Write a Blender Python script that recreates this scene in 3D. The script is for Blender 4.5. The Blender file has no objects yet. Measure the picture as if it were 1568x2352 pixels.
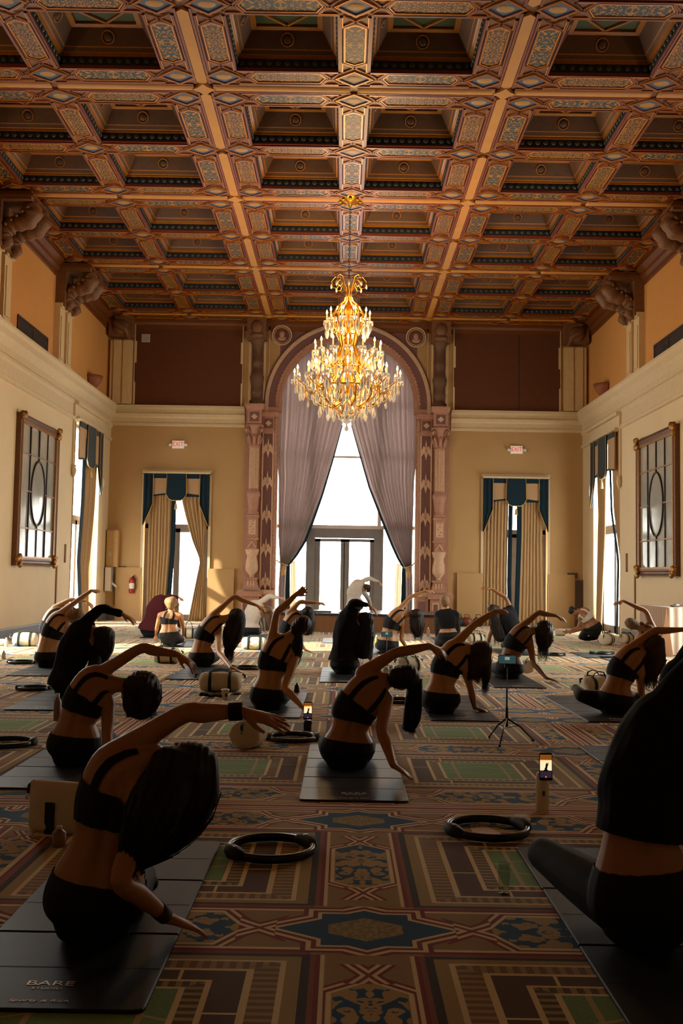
import bpy, math, random
import numpy as np
from mathutils import Vector, Matrix
random.seed(7); RNG = np.random.default_rng(7)
SC = bpy.context.scene
COL = SC.collection

# ---------------------------------------------------------------- camera
CAM = Vector((0, 0, 1.337)); YAW, PITCH, ROLL, FPX = -0.00204, 0.06323, 0.01679, 2286.0
def cam_axes():
    cy, sy, cp, sp, cr, sr = math.cos(YAW), math.sin(YAW), math.cos(PITCH), math.sin(PITCH), math.cos(ROLL), math.sin(ROLL)
    f = Vector((sy*cp, cy*cp, sp)); r0 = Vector((cy, -sy, 0)); u0 = r0.cross(f)
    return cr*r0+sr*u0, -sr*r0+cr*u0, f
CR, CU, CF = cam_axes()
cd = bpy.data.cameras.new('camera'); cam = bpy.data.objects.new('camera', cd); COL.objects.link(cam)
cd.sensor_fit = 'VERTICAL'; cd.sensor_height = 36.0; cd.lens = 36.0*FPX/2352.0
cd.clip_start = .05; cd.clip_end = 400
cam.matrix_world = Matrix(((CR.x, CU.x, -CF.x, CAM.x), (CR.y, CU.y, -CF.y, CAM.y), (CR.z, CU.z, -CF.z, CAM.z), (0, 0, 0, 1)))
SC.camera = cam
def ray(x, y): return CF+CR*((x-784)/FPX)-CU*((y-1176)/FPX)
def at(x, y, Y):                       # point at depth Y seen at pixel x, y
    d = ray(x, y); return CAM+d*(Y/d.y)
def onx(x, y, X): d = ray(x, y); return CAM+d*(X/d.x)
def onz(x, y, Z=0.0): d = ray(x, y); return CAM+d*((Z-CAM.z)/d.z)

# ---------------------------------------------------------------- world, exposure, lights
SC.view_settings.view_transform = 'Standard'; SC.view_settings.look = 'None'
SC.view_settings.gamma = 1.0; SC.view_settings.use_curve_mapping = False
SC.view_settings.exposure = 0.22
SC.cycles.sample_clamp_indirect = 3.0; SC.cycles.sample_clamp_direct = 0
SC.cycles.max_bounces = 7; SC.cycles.diffuse_bounces = 4; SC.cycles.glossy_bounces = 3; SC.cycles.transmission_bounces = 5; SC.cycles.transparent_max_bounces = 10
SC.cycles.caustics_reflective = False; SC.cycles.caustics_refractive = False
SC.cycles.use_denoising = True
w = bpy.data.worlds.new('world'); SC.world = w; w.use_nodes = True
bg = w.node_tree.nodes['Background']; bg.inputs[0].default_value = (1, .97, .92, 1); bg.inputs[1].default_value = 16.0
def light(name, kind, loc, energy, color, size=.3, rot=None, sy=None, portal=False, shadow=True):
    l = bpy.data.lights.new(name, kind); l.energy = energy; l.color = color
    if kind == 'AREA':
        l.size = size
        if sy: l.shape = 'RECTANGLE'; l.size_y = sy
        if portal: l.cycles.is_portal = True
    else: l.shadow_soft_size = size
    o = bpy.data.objects.new(name, l); COL.objects.link(o); o.location = loc
    if rot: o.rotation_euler = rot
    return o
WARM = (1.0, .56, .2); CANDLE = (1.0, .60, .24)
H2 = math.pi/2; SPOT_E = 36
# portals in the real openings (they guide sky light, they emit nothing)
light('portal_centre', 'AREA', (.07, 27.62, 4.0), 1, (1, 1, 1), 3.8, (H2, 0, math.pi), 8.0, True)
light('portal_back_left', 'AREA', (-4.63, 27.62, 2.0), 1, (1, 1, 1), 1.8, (H2, 0, math.pi), 4.1, True)
light('portal_back_right', 'AREA', (4.73, 27.62, 2.0), 1, (1, 1, 1), 1.8, (H2, 0, math.pi), 4.1, True)
light('portal_left_near', 'AREA', (-6.75, 16.4, 2.5), 1, (1, 1, 1), 2.6, (H2, 0, -H2), 5.0, True)
light('portal_right_near', 'AREA', (6.85, 16.4, 2.5), 1, (1, 1, 1), 2.6, (H2, 0, H2), 5.0, True)
light('portal_left', 'AREA', (-6.75, 25.1, 2.5), 1, (1, 1, 1), 2.4, (H2, 0, -H2), 5.0, True)
light('portal_right', 'AREA', (6.85, 25.1, 2.5), 1, (1, 1, 1), 2.4, (H2, 0, H2), 5.0, True)
# the lit chandelier and its twins further back in the long hall, behind the photographer
for nm, ly, e in (('chandelier_glow', 18.26, 640), ('rear_chandelier_glow', -6.0, 170),):
    light(nm, 'POINT', (.05, ly, 5.8), e*.5, CANDLE, .45)
    light(nm+'_upper', 'POINT', (.05, ly, 6.6), e*.2, CANDLE, .3)
    light(nm+'_lower', 'POINT', (.05, ly, 4.9), e*.25, CANDLE, .5)
# unseen spots added above both cornices to brighten ceiling and upper walls
for k, ly in enumerate((12.2, 8.0, 3.8, -.5)):
    for s_ in (-1, 1):
        light('added_ceiling_spot', 'SPOT', (.05+s_*6.25, ly, 6.42), SPOT_E, WARM, .12, (0, math.radians(180-s_*18), 0))
        SC.objects[-1].data.spot_size = math.radians(165); SC.objects[-1].data.spot_blend = .6
# low sun through the left windows onto the far carpet
sun = light('sun', 'SUN', (-20, 20, 12), 20, (1, .9, .76), .02)
sun.rotation_euler = Vector((1.0, .38, -.58)).to_track_quat('-Z', 'Y').to_euler(); sun.data.angle = math.radians(1.0)

# ---------------------------------------------------------------- materials
def lin(h):
    if isinstance(h, (tuple, list)): return tuple(h[:3])
    h = h.lstrip('#'); c = [int(h[i:i+2], 16)/255 for i in (0, 2, 4)]
    return tuple(v/12.92 if v <= .04045 else ((v+.055)/1.055)**2.4 for v in c)
class NX:                              # tiny node-expression builder
    def __init__(s, nt, sock): s.nt, s.s = nt, sock
    def m(s, op, b=None, c=None):
        n = s.nt.nodes.new('ShaderNodeMath'); n.operation = op
        s.nt.links.new(s.s, n.inputs[0])
        for i, v in ((1, b), (2, c)):
            if v is None: continue
            if isinstance(v, NX): s.nt.links.new(v.s, n.inputs[i])
            else: n.inputs[i].default_value = float(v)
        return NX(s.nt, n.outputs[0])
    def __add__(s, b): return s.m('ADD', b)
    __radd__ = __add__
    def __sub__(s, b): return s.m('SUBTRACT', b)
    def __rsub__(s, b): return s.m('MULTIPLY', -1).m('ADD', b)
    def __mul__(s, b): return s.m('MULTIPLY', b)
    __rmul__ = __mul__
    def __truediv__(s, b): return s.m('DIVIDE', b)
    def abs(s): return s.m('ABSOLUTE')
    def lt(s, b): return s.m('LESS_THAN', b)
    def gt(s, b): return s.m('GREATER_THAN', b)
    def mn(s, b): return s.m('MINIMUM', b)
    def mx(s, b): return s.m('MAXIMUM', b)
    def mod(s, b): return s.m('FLOORED_MODULO', b)
    def fold(s, p): return ((s+p).mod(2*p)-p).abs()     # distance to nearest multiple of 2p
    def band(s, a, b): return s.gt(a)*s.lt(b)
    def line(s, c, w): return (s-c).abs().lt(w)
    def sin(s): return s.m('SINE')
class MAT:
    def __init__(s, name, rough=.6, metal=0, spec=.5):
        s.m = bpy.data.materials.new(name); s.m.use_nodes = True; s.nt = s.m.node_tree
        s.b = s.nt.nodes['Principled BSDF']; s.b.inputs['Roughness'].default_value = rough
        s.b.inputs['Metallic'].default_value = metal; s.b.inputs['Specular IOR Level'].default_value = spec
    def node(s, t, **k):
        n = s.nt.nodes.new(t)
        for a, v in k.items(): setattr(n, a, v)
        return n
    def pos(s, kind='Object'):
        n = s.node('ShaderNodeTexCoord'); return n.outputs[kind]
    def geo(s): return s.node('ShaderNodeNewGeometry').outputs['Position']
    def xyz(s, v):
        n = s.node('ShaderNodeSeparateXYZ'); s.nt.links.new(v, n.inputs[0]); return [NX(s.nt, o) for o in n.outputs]
    def vec(s, x, y, z=0):
        n = s.node('ShaderNodeCombineXYZ')
        for i, v in enumerate((x, y, z)):
            if isinstance(v, NX): s.nt.links.new(v.s, n.inputs[i])
            else: n.inputs[i].default_value = v
        return n.outputs[0]
    def noise(s, vec, scale, detail=3, rough=.5, dist=0):
        n = s.node('ShaderNodeTexNoise'); n.inputs['Scale'].default_value = scale; n.inputs['Detail'].default_value = detail
        n.inputs['Roughness'].default_value = rough; n.inputs['Distortion'].default_value = dist
        if vec is not None: s.nt.links.new(vec, n.inputs['Vector'])
        return NX(s.nt, n.outputs['Fac'])
    def vor(s, vec, scale, feat='F1', out='Distance'):
        n = s.node('ShaderNodeTexVoronoi'); n.feature = feat; n.inputs['Scale'].default_value = scale
        s.nt.links.new(vec, n.inputs['Vector']); return NX(s.nt, n.outputs[out])
    def mix(s, fac, a, b):
        n = s.node('ShaderNodeMix', data_type='RGBA')
        for i, v in ((0, fac), (6, a), (7, b)):
            if isinstance(v, NX): s.nt.links.new(v.s, n.inputs[i])
            elif isinstance(v, bpy.types.NodeSocket): s.nt.links.new(v, n.inputs[i])
            elif i == 0: n.inputs[0].default_value = v
            else: n.inputs[i].default_value = (*lin(v), 1)
        return n.outputs[2]
    def color(s, c):
        if isinstance(c, bpy.types.NodeSocket): s.nt.links.new(c, s.b.inputs['Base Color'])
        else: s.b.inputs['Base Color'].default_value = (*lin(c), 1)
        return s
    def bump(s, h, strength=.3, dist=.01):
        n = s.node('ShaderNodeBump'); n.inputs['Strength'].default_value = strength; n.inputs['Distance'].default_value = dist
        s.nt.links.new(h.s, n.inputs['Height']); s.nt.links.new(n.outputs[0], s.b.inputs['Normal']); return s
_mc = {}
def plain(name, c, rough=.6, metal=0, var=.12, scale=12, bump=0, spec=.5, emit=None, es=0):
    if name in _mc: return _mc[name]
    a = MAT(name, rough, metal, spec); cc = lin(c)
    n = a.noise(a.pos(), scale, 4)
    lo = tuple(v*(1-var) for v in cc); hi = tuple(min(1, v*(1+var)) for v in cc)
    a.color(a.mix(n, lo, hi))
    if bump: a.bump(n, bump, .01)
    if emit: a.b.inputs['Emission Color'].default_value = (*lin(emit), 1); a.b.inputs['Emission Strength'].default_value = es
    _mc[name] = a.m; return a.m

# ---------------------------------------------------------------- mesh builder
class MB:
    def __init__(s): s.v = []; s.f = []; s.mi = []; s.mats = []; s.cur = 0; s.sm = []; s.smooth = False
    def mat(s, m):
        if m not in s.mats: s.mats.append(m)
        s.cur = s.mats.index(m); return s
    def add(s, vs, fs):
        o = len(s.v); s.v += [tuple(p) for p in vs]
        for f in fs: s.f.append(tuple(i+o for i in f)); s.mi.append(s.cur); s.sm.append(s.smooth)
        return s
    def box(s, x0, x1, y0, y1, z0, z1):
        return s.add([(x0, y0, z0), (x1, y0, z0), (x1, y1, z0), (x0, y1, z0), (x0, y0, z1), (x1, y0, z1), (x1, y1, z1), (x0, y1, z1)],
                     [(0, 3, 2, 1), (4, 5, 6, 7), (0, 1, 5, 4), (1, 2, 6, 5), (2, 3, 7, 6), (3, 0, 4, 7)])
    def obox(s, c, ax, ay, az):        # oriented box: centre, half-axis vectors
        c, ax, ay, az = map(Vector, (c, ax, ay, az)); vs = [c+ax*i+ay*j+az*k for k in (-1, 1) for j in (-1, 1) for i in (-1, 1)]
        return s.add(vs, [(0, 2, 3, 1), (4, 5, 7, 6), (0, 1, 5, 4), (1, 3, 7, 5), (3, 2, 6, 7), (2, 0, 4, 6)])
    def bar(s, a, b, w, h, up=(0, 0, 1)):
        a, b, up = Vector(a), Vector(b), Vector(up); d = (b-a); L = d.length; d.normalize(); sd = d.cross(up).normalized(); u = sd.cross(d)
        return s.obox((a+b)/2, d*(L/2), sd*(w/2), u*(h/2))
    def rings(s, R, closed=False, caps=True):
        n = len(R[0]); o = [p for r in R for p in r]; fs = []; K = len(R)
        for k in range(K if closed else K-1):
            for i in range(n):
                a, b = k*n+i, k*n+(i+1) % n; c, d = ((k+1) % K)*n+(i+1) % n, ((k+1) % K)*n+i; fs.append((a, b, c, d))
        if caps and not closed: fs.append(tuple(reversed(range(n)))); fs.append(tuple((K-1)*n+i for i in range(n)))
        return s.add(o, fs)
    def tube(s, pts, rad, n=8, closed=False, flat=1.0, caps=True):
        pts = [Vector(p) for p in pts]; K = len(pts)
        if not hasattr(rad, '__len__'): rad = [rad]*K
        R = []; nrm = None
        for k in range(K):
            t = (pts[(k+1) % K]-pts[k-1]) if closed else (pts[min(k+1, K-1)]-pts[max(k-1, 0)])
            if t.length < 1e-9: t = Vector((0, 0, 1))
            t.normalize()
            if nrm is None:
                nrm = t.cross(Vector((0, 0, 1)) if abs(t.z) < .95 else Vector((1, 0, 0))).normalized()
            nrm = (nrm-t*nrm.dot(t)).normalized(); bn = t.cross(nrm)
            R.append([pts[k]+(nrm*math.cos(2*math.pi*i/n)+bn*math.sin(2*math.pi*i/n)*flat)*rad[k] for i in range(n)])
        return s.rings(R, closed, caps)
    def lathe(s, prof, c=(0, 0, 0), n=16, sx=1, sy=1, a0=0, a1=2*math.pi):   # prof: (r, z)
        full = abs(a1-a0-2*math.pi) < 1e-6; m = n if full else n+1; cx, cy, cz = c
        vs = [(cx+r*math.cos(a0+(a1-a0)*i/n)*sx, cy+r*math.sin(a0+(a1-a0)*i/n)*sy, cz+z) for r, z in prof for i in range(m)]
        fs = []
        for k in range(len(prof)-1):
            for i in range(n):
                j = (i+1) % m; fs.append((k*m+i, k*m+j, (k+1)*m+j, (k+1)*m+i))
        return s.add(vs, fs)
    def prism(s, poly, fn, t0, t1):    # poly of (a,b); fn(a,b,t)->xyz
        n = len(poly); vs = [fn(a, b, t0) for a, b in poly]+[fn(a, b, t1) for a, b in poly]
        return s.add(vs, [tuple(range(n)), tuple(reversed(range(n, 2*n)))]+[(i, i+n, (i+1) % n+n, (i+1) % n) for i in range(n)])
    def grid(s, P):                    # P[i][j] points
        r, c = len(P), len(P[0]); vs = [p for row in P for p in row]
        return s.add(vs, [(i*c+j, i*c+j+1, (i+1)*c+j+1, (i+1)*c+j) for i in range(r-1) for j in range(c-1)])
    def ell(s, c, rx, ry, rz, n=12, m=8, M=None):
        vs = []; fs = []; c = Vector(c)
        for i in range(m+1):
            th = math.pi*i/m
            for j in range(n):
                ph = 2*math.pi*j/n; p = Vector((rx*math.sin(th)*math.cos(ph), ry*math.sin(th)*math.sin(ph), rz*math.cos(th)))
                vs.append(c+(M@p if M else p))
        for i in range(m):
            for j in range(n): fs.append((i*n+j, (i+1)*n+j, (i+1)*n+(j+1) % n, i*n+(j+1) % n))
        return s.add(vs, fs)
    def mesh(s, name):
        me = bpy.data.meshes.new(name); me.from_pydata(s.v, [], s.f)
        for m in s.mats: me.materials.append(m)
        me.polygons.foreach_set('material_index', s.mi); me.polygons.foreach_set('use_smooth', s.sm)
        me.validate(); me.update(); return me
    def build(s, name, parent=None, loc=None, **tags):
        o = bpy.data.objects.new(name, s.mesh(name)); COL.objects.link(o)
        if loc is not None: o.location = loc
        if parent is not None: o.parent = parent
        for k, v in tags.items(): o[k] = v
        return o
def mb(m=None, smooth=False):
    b = MB(); b.smooth = smooth
    if m: b.mat(m)
    return b
def inst(me, name, parent=None, loc=(0, 0, 0), rz=0, sc=None, **tags):
    o = bpy.data.objects.new(name, me); COL.objects.link(o); o.location = loc; o.rotation_euler = (0, 0, rz)
    if sc: o.scale = sc
    if parent is not None: o.parent = parent
    for k, v in tags.items(): o[k] = v
    return o
def thing(name, label, cat, loc=(0, 0, 0), rz=0, group=None):
    o = bpy.data.objects.new(name, None); COL.objects.link(o); o.location = loc; o.rotation_euler = (0, 0, rz)
    o['label'] = label; o['category'] = cat
    if group: o['group'] = group
    return o
def tag(o, label, cat, group=None):
    o['label'] = label; o['category'] = cat
    if group: o['group'] = group
    return o
def struct(o): o['kind'] = 'structure'; return o
def copy_tree(o, parent=None):
    c = o.copy(); COL.objects.link(c)
    if parent is not None: c.parent = parent
    for ch in list(o.children): copy_tree(ch, c)
    return c
_tx = {}
def text(body, size, mat, loc, rot, parent=None, name='lettering', ext=.0008, align='CENTER', shear=0, sx=1.0):
    key = (body, size, mat.name, ext, shear)
    if key not in _tx:
        cu = bpy.data.curves.new(name, 'FONT'); cu.body = body; cu.size = size; cu.extrude = ext; cu.align_x = align; cu.align_y = 'CENTER'; cu.shear = shear
        cu.resolution_u = 3; o = bpy.data.objects.new(name, cu); COL.objects.link(o); bpy.context.view_layer.update()
        me = bpy.data.meshes.new_from_object(o.evaluated_get(bpy.context.evaluated_depsgraph_get())); me.materials.clear(); me.materials.append(mat); me.name = name
        bpy.data.objects.remove(o); _tx[key] = me
    o = bpy.data.objects.new(name, _tx[key]); COL.objects.link(o); o.location = loc; o.rotation_euler = rot; o.scale = (sx, 1, 1)
    if parent is not None: o.parent = parent
    return o
def crom(P, n):                          # Catmull-Rom through rows of numbers
    P = np.asarray(P, float); K = len(P); out = []
    for i in range(K-1):
        p0, p1, p2, p3 = P[max(i-1, 0)], P[i], P[i+1], P[min(i+2, K-1)]
        for t in np.linspace(0, 1, n, endpoint=False): out.append(.5*((2*p1)+(-p0+p2)*t+(2*p0-5*p1+4*p2-p3)*t*t+(-p0+3*p1-3*p2+p3)*t**3))
    out.append(P[-1]); return np.array(out)
# ---------------------------------------------------------------- shared materials
def m_carpet():
    a = MAT('patterned_carpet', .95, 0, .12)
    X, Y, Z = a.xyz(a.geo()); u = (X-.11).fold(1.92/1)      # 0 at single band, 1.92 at the double one
    v = (Y-5.85).fold(1.99)                                 # 0 at double band, 1.99 at the single one
    red, tan, cream, blue, green, brown, dark = '#7e2110', '#a38a50', '#e0c994', '#0f4163', '#71895a', '#5c4826', '#3d2c18'
    P = a.geo()
    # symmetrical floral ornament
    fl = a.vor(a.vec(u, v, 0), 16, 'F1'); fn = a.noise(a.vec(u*1.0, v*1.0, 0), 9, 2, .5, 1.4)
    flor = (fl*.8+fn*.9).band(.60, .90).mx((fl*1.0+fn*.3).lt(.33))
    base_blue = a.mix(flor, blue, '#b09256')
    # --- inner field with frames
    du = (u-.20).mn(1.92-.385-u); dv = (v-.565).mn(1.99-.26-v)
    d = du.mn(dv*1.35)
    horiz = du.gt(dv*1.35)
    along = v*(1-horiz)+u*horiz
    teeth = along.mod(.045).lt(.024)
    gl = (((du-.95).abs()*1.0-(dv-.33).abs()*2.6)).abs().lt(.018).mx(((du-.4).abs()-.1).abs().lt(.01))
    gr = a.mix(gl, a.mix(a.noise(P, 60, 2), '#5c7c42', '#809f62'), '#b0a06c')
    col = a.mix(d.lt(.415), gr, cream)
    col = a.mix(d.lt(.395), col, a.mix(teeth, tan, brown))
    col = a.mix(d.lt(.335), col, cream)
    col = a.mix(d.lt(.315), col, a.mix(along.mod(.62).lt(.012), '#5c4229', cream))
    col = a.mix(d.lt(.21), col, cream)
    col = a.mix(d.lt(.185), col, a.mix(teeth, '#a98955', '#7c6039'))
    col = a.mix(d.lt(.10), col, cream)
    col = a.mix(d.lt(.08), col, tan)
    col = a.mix(d.lt(.03), col, dark)
    # --- bands.  across / along coordinates for each
    def bandcol(ac, al, half, L, period=None):               # ac: 0 centre of band, |ac|<half ; al: 0 at crossing, L at cell middle
        e = half-ac                                          # distance from the edge
        c = a.mix(e.lt(.055), '#9a7a44', '#a38550')
        # hexagonal ornament panel in the middle of the cell
        hx = (L-al)+ac*.75                                   # hexagon metric
        inner = hx.lt(L*.60)*ac.lt(half*.60)
        c = a.mix(inner, c, base_blue)
        # three-line outline of the hexagon, ending in crossed lines
        edge = (hx-L*.60).mx(ac-half*.60)
        for k, cc in ((.012, cream), (.032, red), (.052, cream), (.070, red)): c = a.mix(edge.line(k, .0085), c, cc)
        # crossed lines at the ends
        xx = ((al-L*.30).abs()*.62-ac).abs()
        reg = al.lt(L*.42)*al.gt(L*.14)
        for k, cc in ((.0, red), (.018, cream), (.036, red)): c = a.mix(xx.line(k, .0085)*reg, c, cc)
        c = a.mix(e.lt(.05), c, cream); c = a.mix(e.lt(.035), c, red); c = a.mix(e.lt(.018), c, '#8a4a2c')
        return c
    def lozenge(c, p, q, sp=1.0, sq=1.0):                   # p,q local distance from crossing centre
        lz = (p/sp*.62+q/sq*1.0); lz = lz.mn((p/sp).mx(q/sq)*1.25)
        rr = (p*p+q*q*1.6).m('SQRT')
        for lim, cc in ((.255, red), (.235, cream), (.215, red), (.195, cream), (.178, blue)): c = a.mix(lz.lt(lim), c, cc)
        return a.mix((p*.55+q).lt(.105)*p.lt(.12)*q.lt(.12), c, a.mix(a.noise(P, 45, 2).gt(.5), '#a48a4e', '#7d7444'))
    uD = (1.92-u-.225).abs(); vD = (v-.315).abs()            # across coordinate in each half of a double band
    inU = u.lt(.20); inUD = u.gt(1.92-.385); inV = v.gt(1.99-.26); inVD = v.lt(.565)
    vs = 1.99-v; mid_v = (v-1.15).abs(); mid_u = (u-.865).abs()
    cU = bandcol(u, .58-mid_v, .20, .58); cUD = bandcol((uD*1.15), .58-mid_v, .17, .58)
    cV = bandcol(vs*.77, .66-mid_u, .20, .66); cVD = bandcol(vD*.8, .66-mid_u, .20, .66)
    stripes = (1.92-u).mod(.034).lt(.017); sv = v.mod(.042).lt(.021)
    cUD = a.mix((1.92-u).lt(.075), cUD, a.mix(stripes, cream, red)); cVD = a.mix(v.lt(.085), cVD, a.mix(sv, cream, red))
    col = a.mix(inU, col, cU); col = a.mix(inUD, col, cUD)
    col = a.mix(inV, col, cV); col = a.mix(inVD, col, cVD)
    cross = (inU.mx(inUD))*(inV.mx(inVD))
    p = u.mn((1.92-u-.225).abs()); q = vs.mn((v-.315).abs()*1.0)*.85
    lc = lozenge(a.mix(cross, col, '#9a7a44'), q*0+p*.85, q)
    near = (p.lt(.34)*q.lt(.22))*(inV.mx(inVD))*((inU.mx(inUD)).mx(p.lt(.34)))
    col = a.mix(near, col, lc)
    n = a.noise(P, 900, 2, .6); wv = (a.noise(P, 240, 1))
    g = (n*.5+wv*.5)
    sc = a.node('ShaderNodeMixRGB'); sc.blend_type = 'MULTIPLY'; sc.inputs[0].default_value = 1
    a.nt.links.new(col, sc.inputs[1]); a.nt.links.new(a.mix(g.m('MULTIPLY_ADD', 1.6, -.3), (.75, .75, .75), (1.5, 1.5, 1.5)), sc.inputs[2])
    a.color(sc.outputs[0]); a.bump(g, .25, .006)
    a.b.inputs['Sheen Weight'].default_value = .15; a.b.inputs['Sheen Roughness'].default_value = .35
    return a.m
def m_arabesque(name, gold='#b9843a', dark='#2a3a3c', axis=0, scale=14, thr=.0):
    a = MAT(name, .5, 0, .4); X, Y, Z = a.xyz(a.pos()); px, py = X.abs(), Y.abs()
    dd = a.vor(a.vec(px*1.0, py*1.0, .3), scale, 'F1'); n = a.noise(a.vec(px, py, 1.7), scale*.75, 2, .5, 2.2)
    f = (dd*.9+n*.6).band(.58+thr, .86+thr).mx((dd+n*.4).lt(.31)).mx((n*2.0+dd*.3).gt(1.42))
    wear = a.noise(a.geo(), 3, 4)
    a.color(a.mix(f, a.mix(wear, gold, '#95600f'), dark)); a.bump(f, .3, .01); return a.m
def m_wall(name, c, c2, rough=.75, sc=1.3):
    a = MAT(name, rough, 0, .3); P = a.geo(); n = a.noise(P, sc, 5, .6); n2 = a.noise(P, 60, 3, .6)
    a.color(a.mix((n*.7+n2*.3), c, c2)); a.bump(n2, .25, .006); return a.m
M_CARPET = m_carpet()
M_ARA = m_arabesque('painted_arabesque', '#ad7415', '#1c2a2c', scale=15)
M_ARA2 = m_arabesque('painted_arabesque_fine', '#ad7112', '#33210a', scale=22, thr=.03)
M_CEILB = plain('ceiling_beam_paint', '#643406', .5, var=.25, scale=5)
M_RED = plain('red_painted_moulding', '#6b2a0b', .45, var=.2, scale=9)
M_GOLD = plain('gilt_moulding', '#b8720f', .35, .35, var=.2, scale=9)
M_BLUE = plain('blue_painted_ground', '#2d4358', .5, var=.2)
M_CART = plain('gold_cartouche', '#98681a', .5, var=.3, scale=30, bump=.5)
M_ROLL = plain('ochre_plaster_roll', '#a66e22', .6, var=.18, scale=4)
M_COVE = plain('dark_brown_cove', '#4e2d06', .6, var=.3, scale=14, bump=.4)
M_COVEL = plain('coffer_gilt_line', '#94580c', .5, var=.3, scale=20)
M_FRIEZE = plain('dark_frieze_ground', '#141b22', .7, var=.2)
M_FRIEZER = plain('dark_frieze_rosette', '#34362e', .6, var=.2)
M_GREENC = plain('coffer_green_panel', '#383f12', .7, var=.25, scale=9)
M_WALL = m_wall('cream_plaster', '#c3aa80', '#d8c4a0')
M_WALLB = m_wall('ochre_plaster', '#a27f50', '#b39062')
M_UPW = m_wall('upper_ochre_plaster', '#c08544', '#cf9552')
M_CORN = plain('cornice_plaster', '#c6b08a', .7, var=.12, scale=8, bump=.3)
M_PILC = plain('pilaster_cream_plaster', '#c7ab7c', .7, var=.12, scale=6)
M_PANEL = m_wall('plum_brown_acoustic_cloth', '#532f1d', '#61371f', .95, 9)
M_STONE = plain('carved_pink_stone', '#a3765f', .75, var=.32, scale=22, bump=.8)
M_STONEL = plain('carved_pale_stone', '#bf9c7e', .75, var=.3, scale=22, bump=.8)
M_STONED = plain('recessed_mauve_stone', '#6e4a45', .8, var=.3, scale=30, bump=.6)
M_BASE = plain('grey_stone_baseboard', '#5b5b5c', .5, var=.2, scale=10)

ZC, D, PP, X0 = 8.367, 2.175, 4.24, .05
XL, XR, YB, YF = -6.5, 6.6, 27.42, -5.0
# ---------------------------------------------------------------- floor
b = mb(M_CARPET); b.grid([[(x, y, 0) for x in (XL-.3, 0, XR+.3)] for y in (YF-.2, 6, 16, YB+.45)])
floor = struct(b.build('floor'))

# ---------------------------------------------------------------- coffered ceiling
ceil = bpy.data.objects.new('ceiling', None); COL.objects.link(ceil); struct(ceil)
CW, CL, HB = 1.42, 1.355, .20            # coffer clear width / length, half band
def coffer_mesh():
    b = mb(M_FRIEZE); hx, hy = CW/2, CL/2
    def ring(x, y, z): return [(-x, -y, z), (x, -y, z), (x, y, z), (-x, y, z)]
    def lay(m, *rs): b.mat(m); b.rings([ring(*r) for r in rs], caps=False)
    lay(M_RED, (hx+.03, hy+.03, -.0), (hx, hy, .0), (hx, hy, .025))
    lay(M_FRIEZE, (hx, hy, .025), (hx, hy, .15))
    lay(M_COVEL, (hx, hy, .15), (hx-.035, hy-.035, .155), (hx-.035, hy-.035, .18), (hx-.06, hy-.06, .185))
    lay(M_COVE, (hx-.06, hy-.06, .185), (hx-.09, hy-.09, .23))
    lay(M_COVEL, (hx-.09, hy-.09, .23), (hx-.10, hy-.10, .245))
    lay(M_COVE, (hx-.10, hy-.10, .245), (hx-.16, hy-.16, .345), (hx-.22, hy-.22, .445))
    lay(M_COVEL, (hx-.22, hy-.22, .445), (hx-.29, hy-.29, .455), (hx-.29, hy-.29, .49))
    b.mat(M_GREENC).add(ring(hx-.29, hy-.29, .49), [(0, 1, 2, 3)])
    # raised star frame on the top panel
    b.mat(M_COVEL); q = hx-.29
    for s1 in (-1, 1):
        for s2 in (-1, 1): b.bar((s1*q, 0, .475), (0, s2*(hy-.29), .475), .035, .03)
    # rosettes along the frieze
    b.mat(M_FRIEZER)
    for k in range(11):
        t = -hx+CW*(k+.5)/11
        for sy in (-1, 1): b.lathe([(.0, -.02), (.03, -.012), (.042, 0)], (0, 0, 0), 6); _rot_last(b, (t, sy*(hy-.012), .088), (1 if sy < 0 else -1), 0)
        t = -hy+CL*(k+.5)/11
        for sx in (-1, 1): b.lathe([(.0, -.02), (.03, -.012), (.042, 0)], (0, 0, 0), 6); _rot_last(b, (sx*(hx-.012), t, .088), (1 if sx < 0 else -1), 1)
    return b.mesh('coffer')
def _rot_last(b, c, s, ax):            # turn the last 18 lathe verts (z axis) to face along y or x
    for i in range(len(b.v)-18, len(b.v)):
        x, y, z = b.v[i]
        b.v[i] = (c[0]+x, c[1]-z*s, c[2]+y) if ax == 0 else (c[0]-z*s, c[1]+x, c[2]+y)
ME_COFFER = coffer_mesh()
def medallion_mesh():
    b = mb(M_COVEL); b.tube([(.085*math.cos(t*math.pi/8), .085*math.sin(t*math.pi/8), 0) for t in range(16)], .010, 5, True)
    b.mat(M_COVE).lathe([(0, .02), (.04, .015), (.06, 0)], n=10); return b.mesh('medallion')
ME_MED = medallion_mesh()
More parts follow.
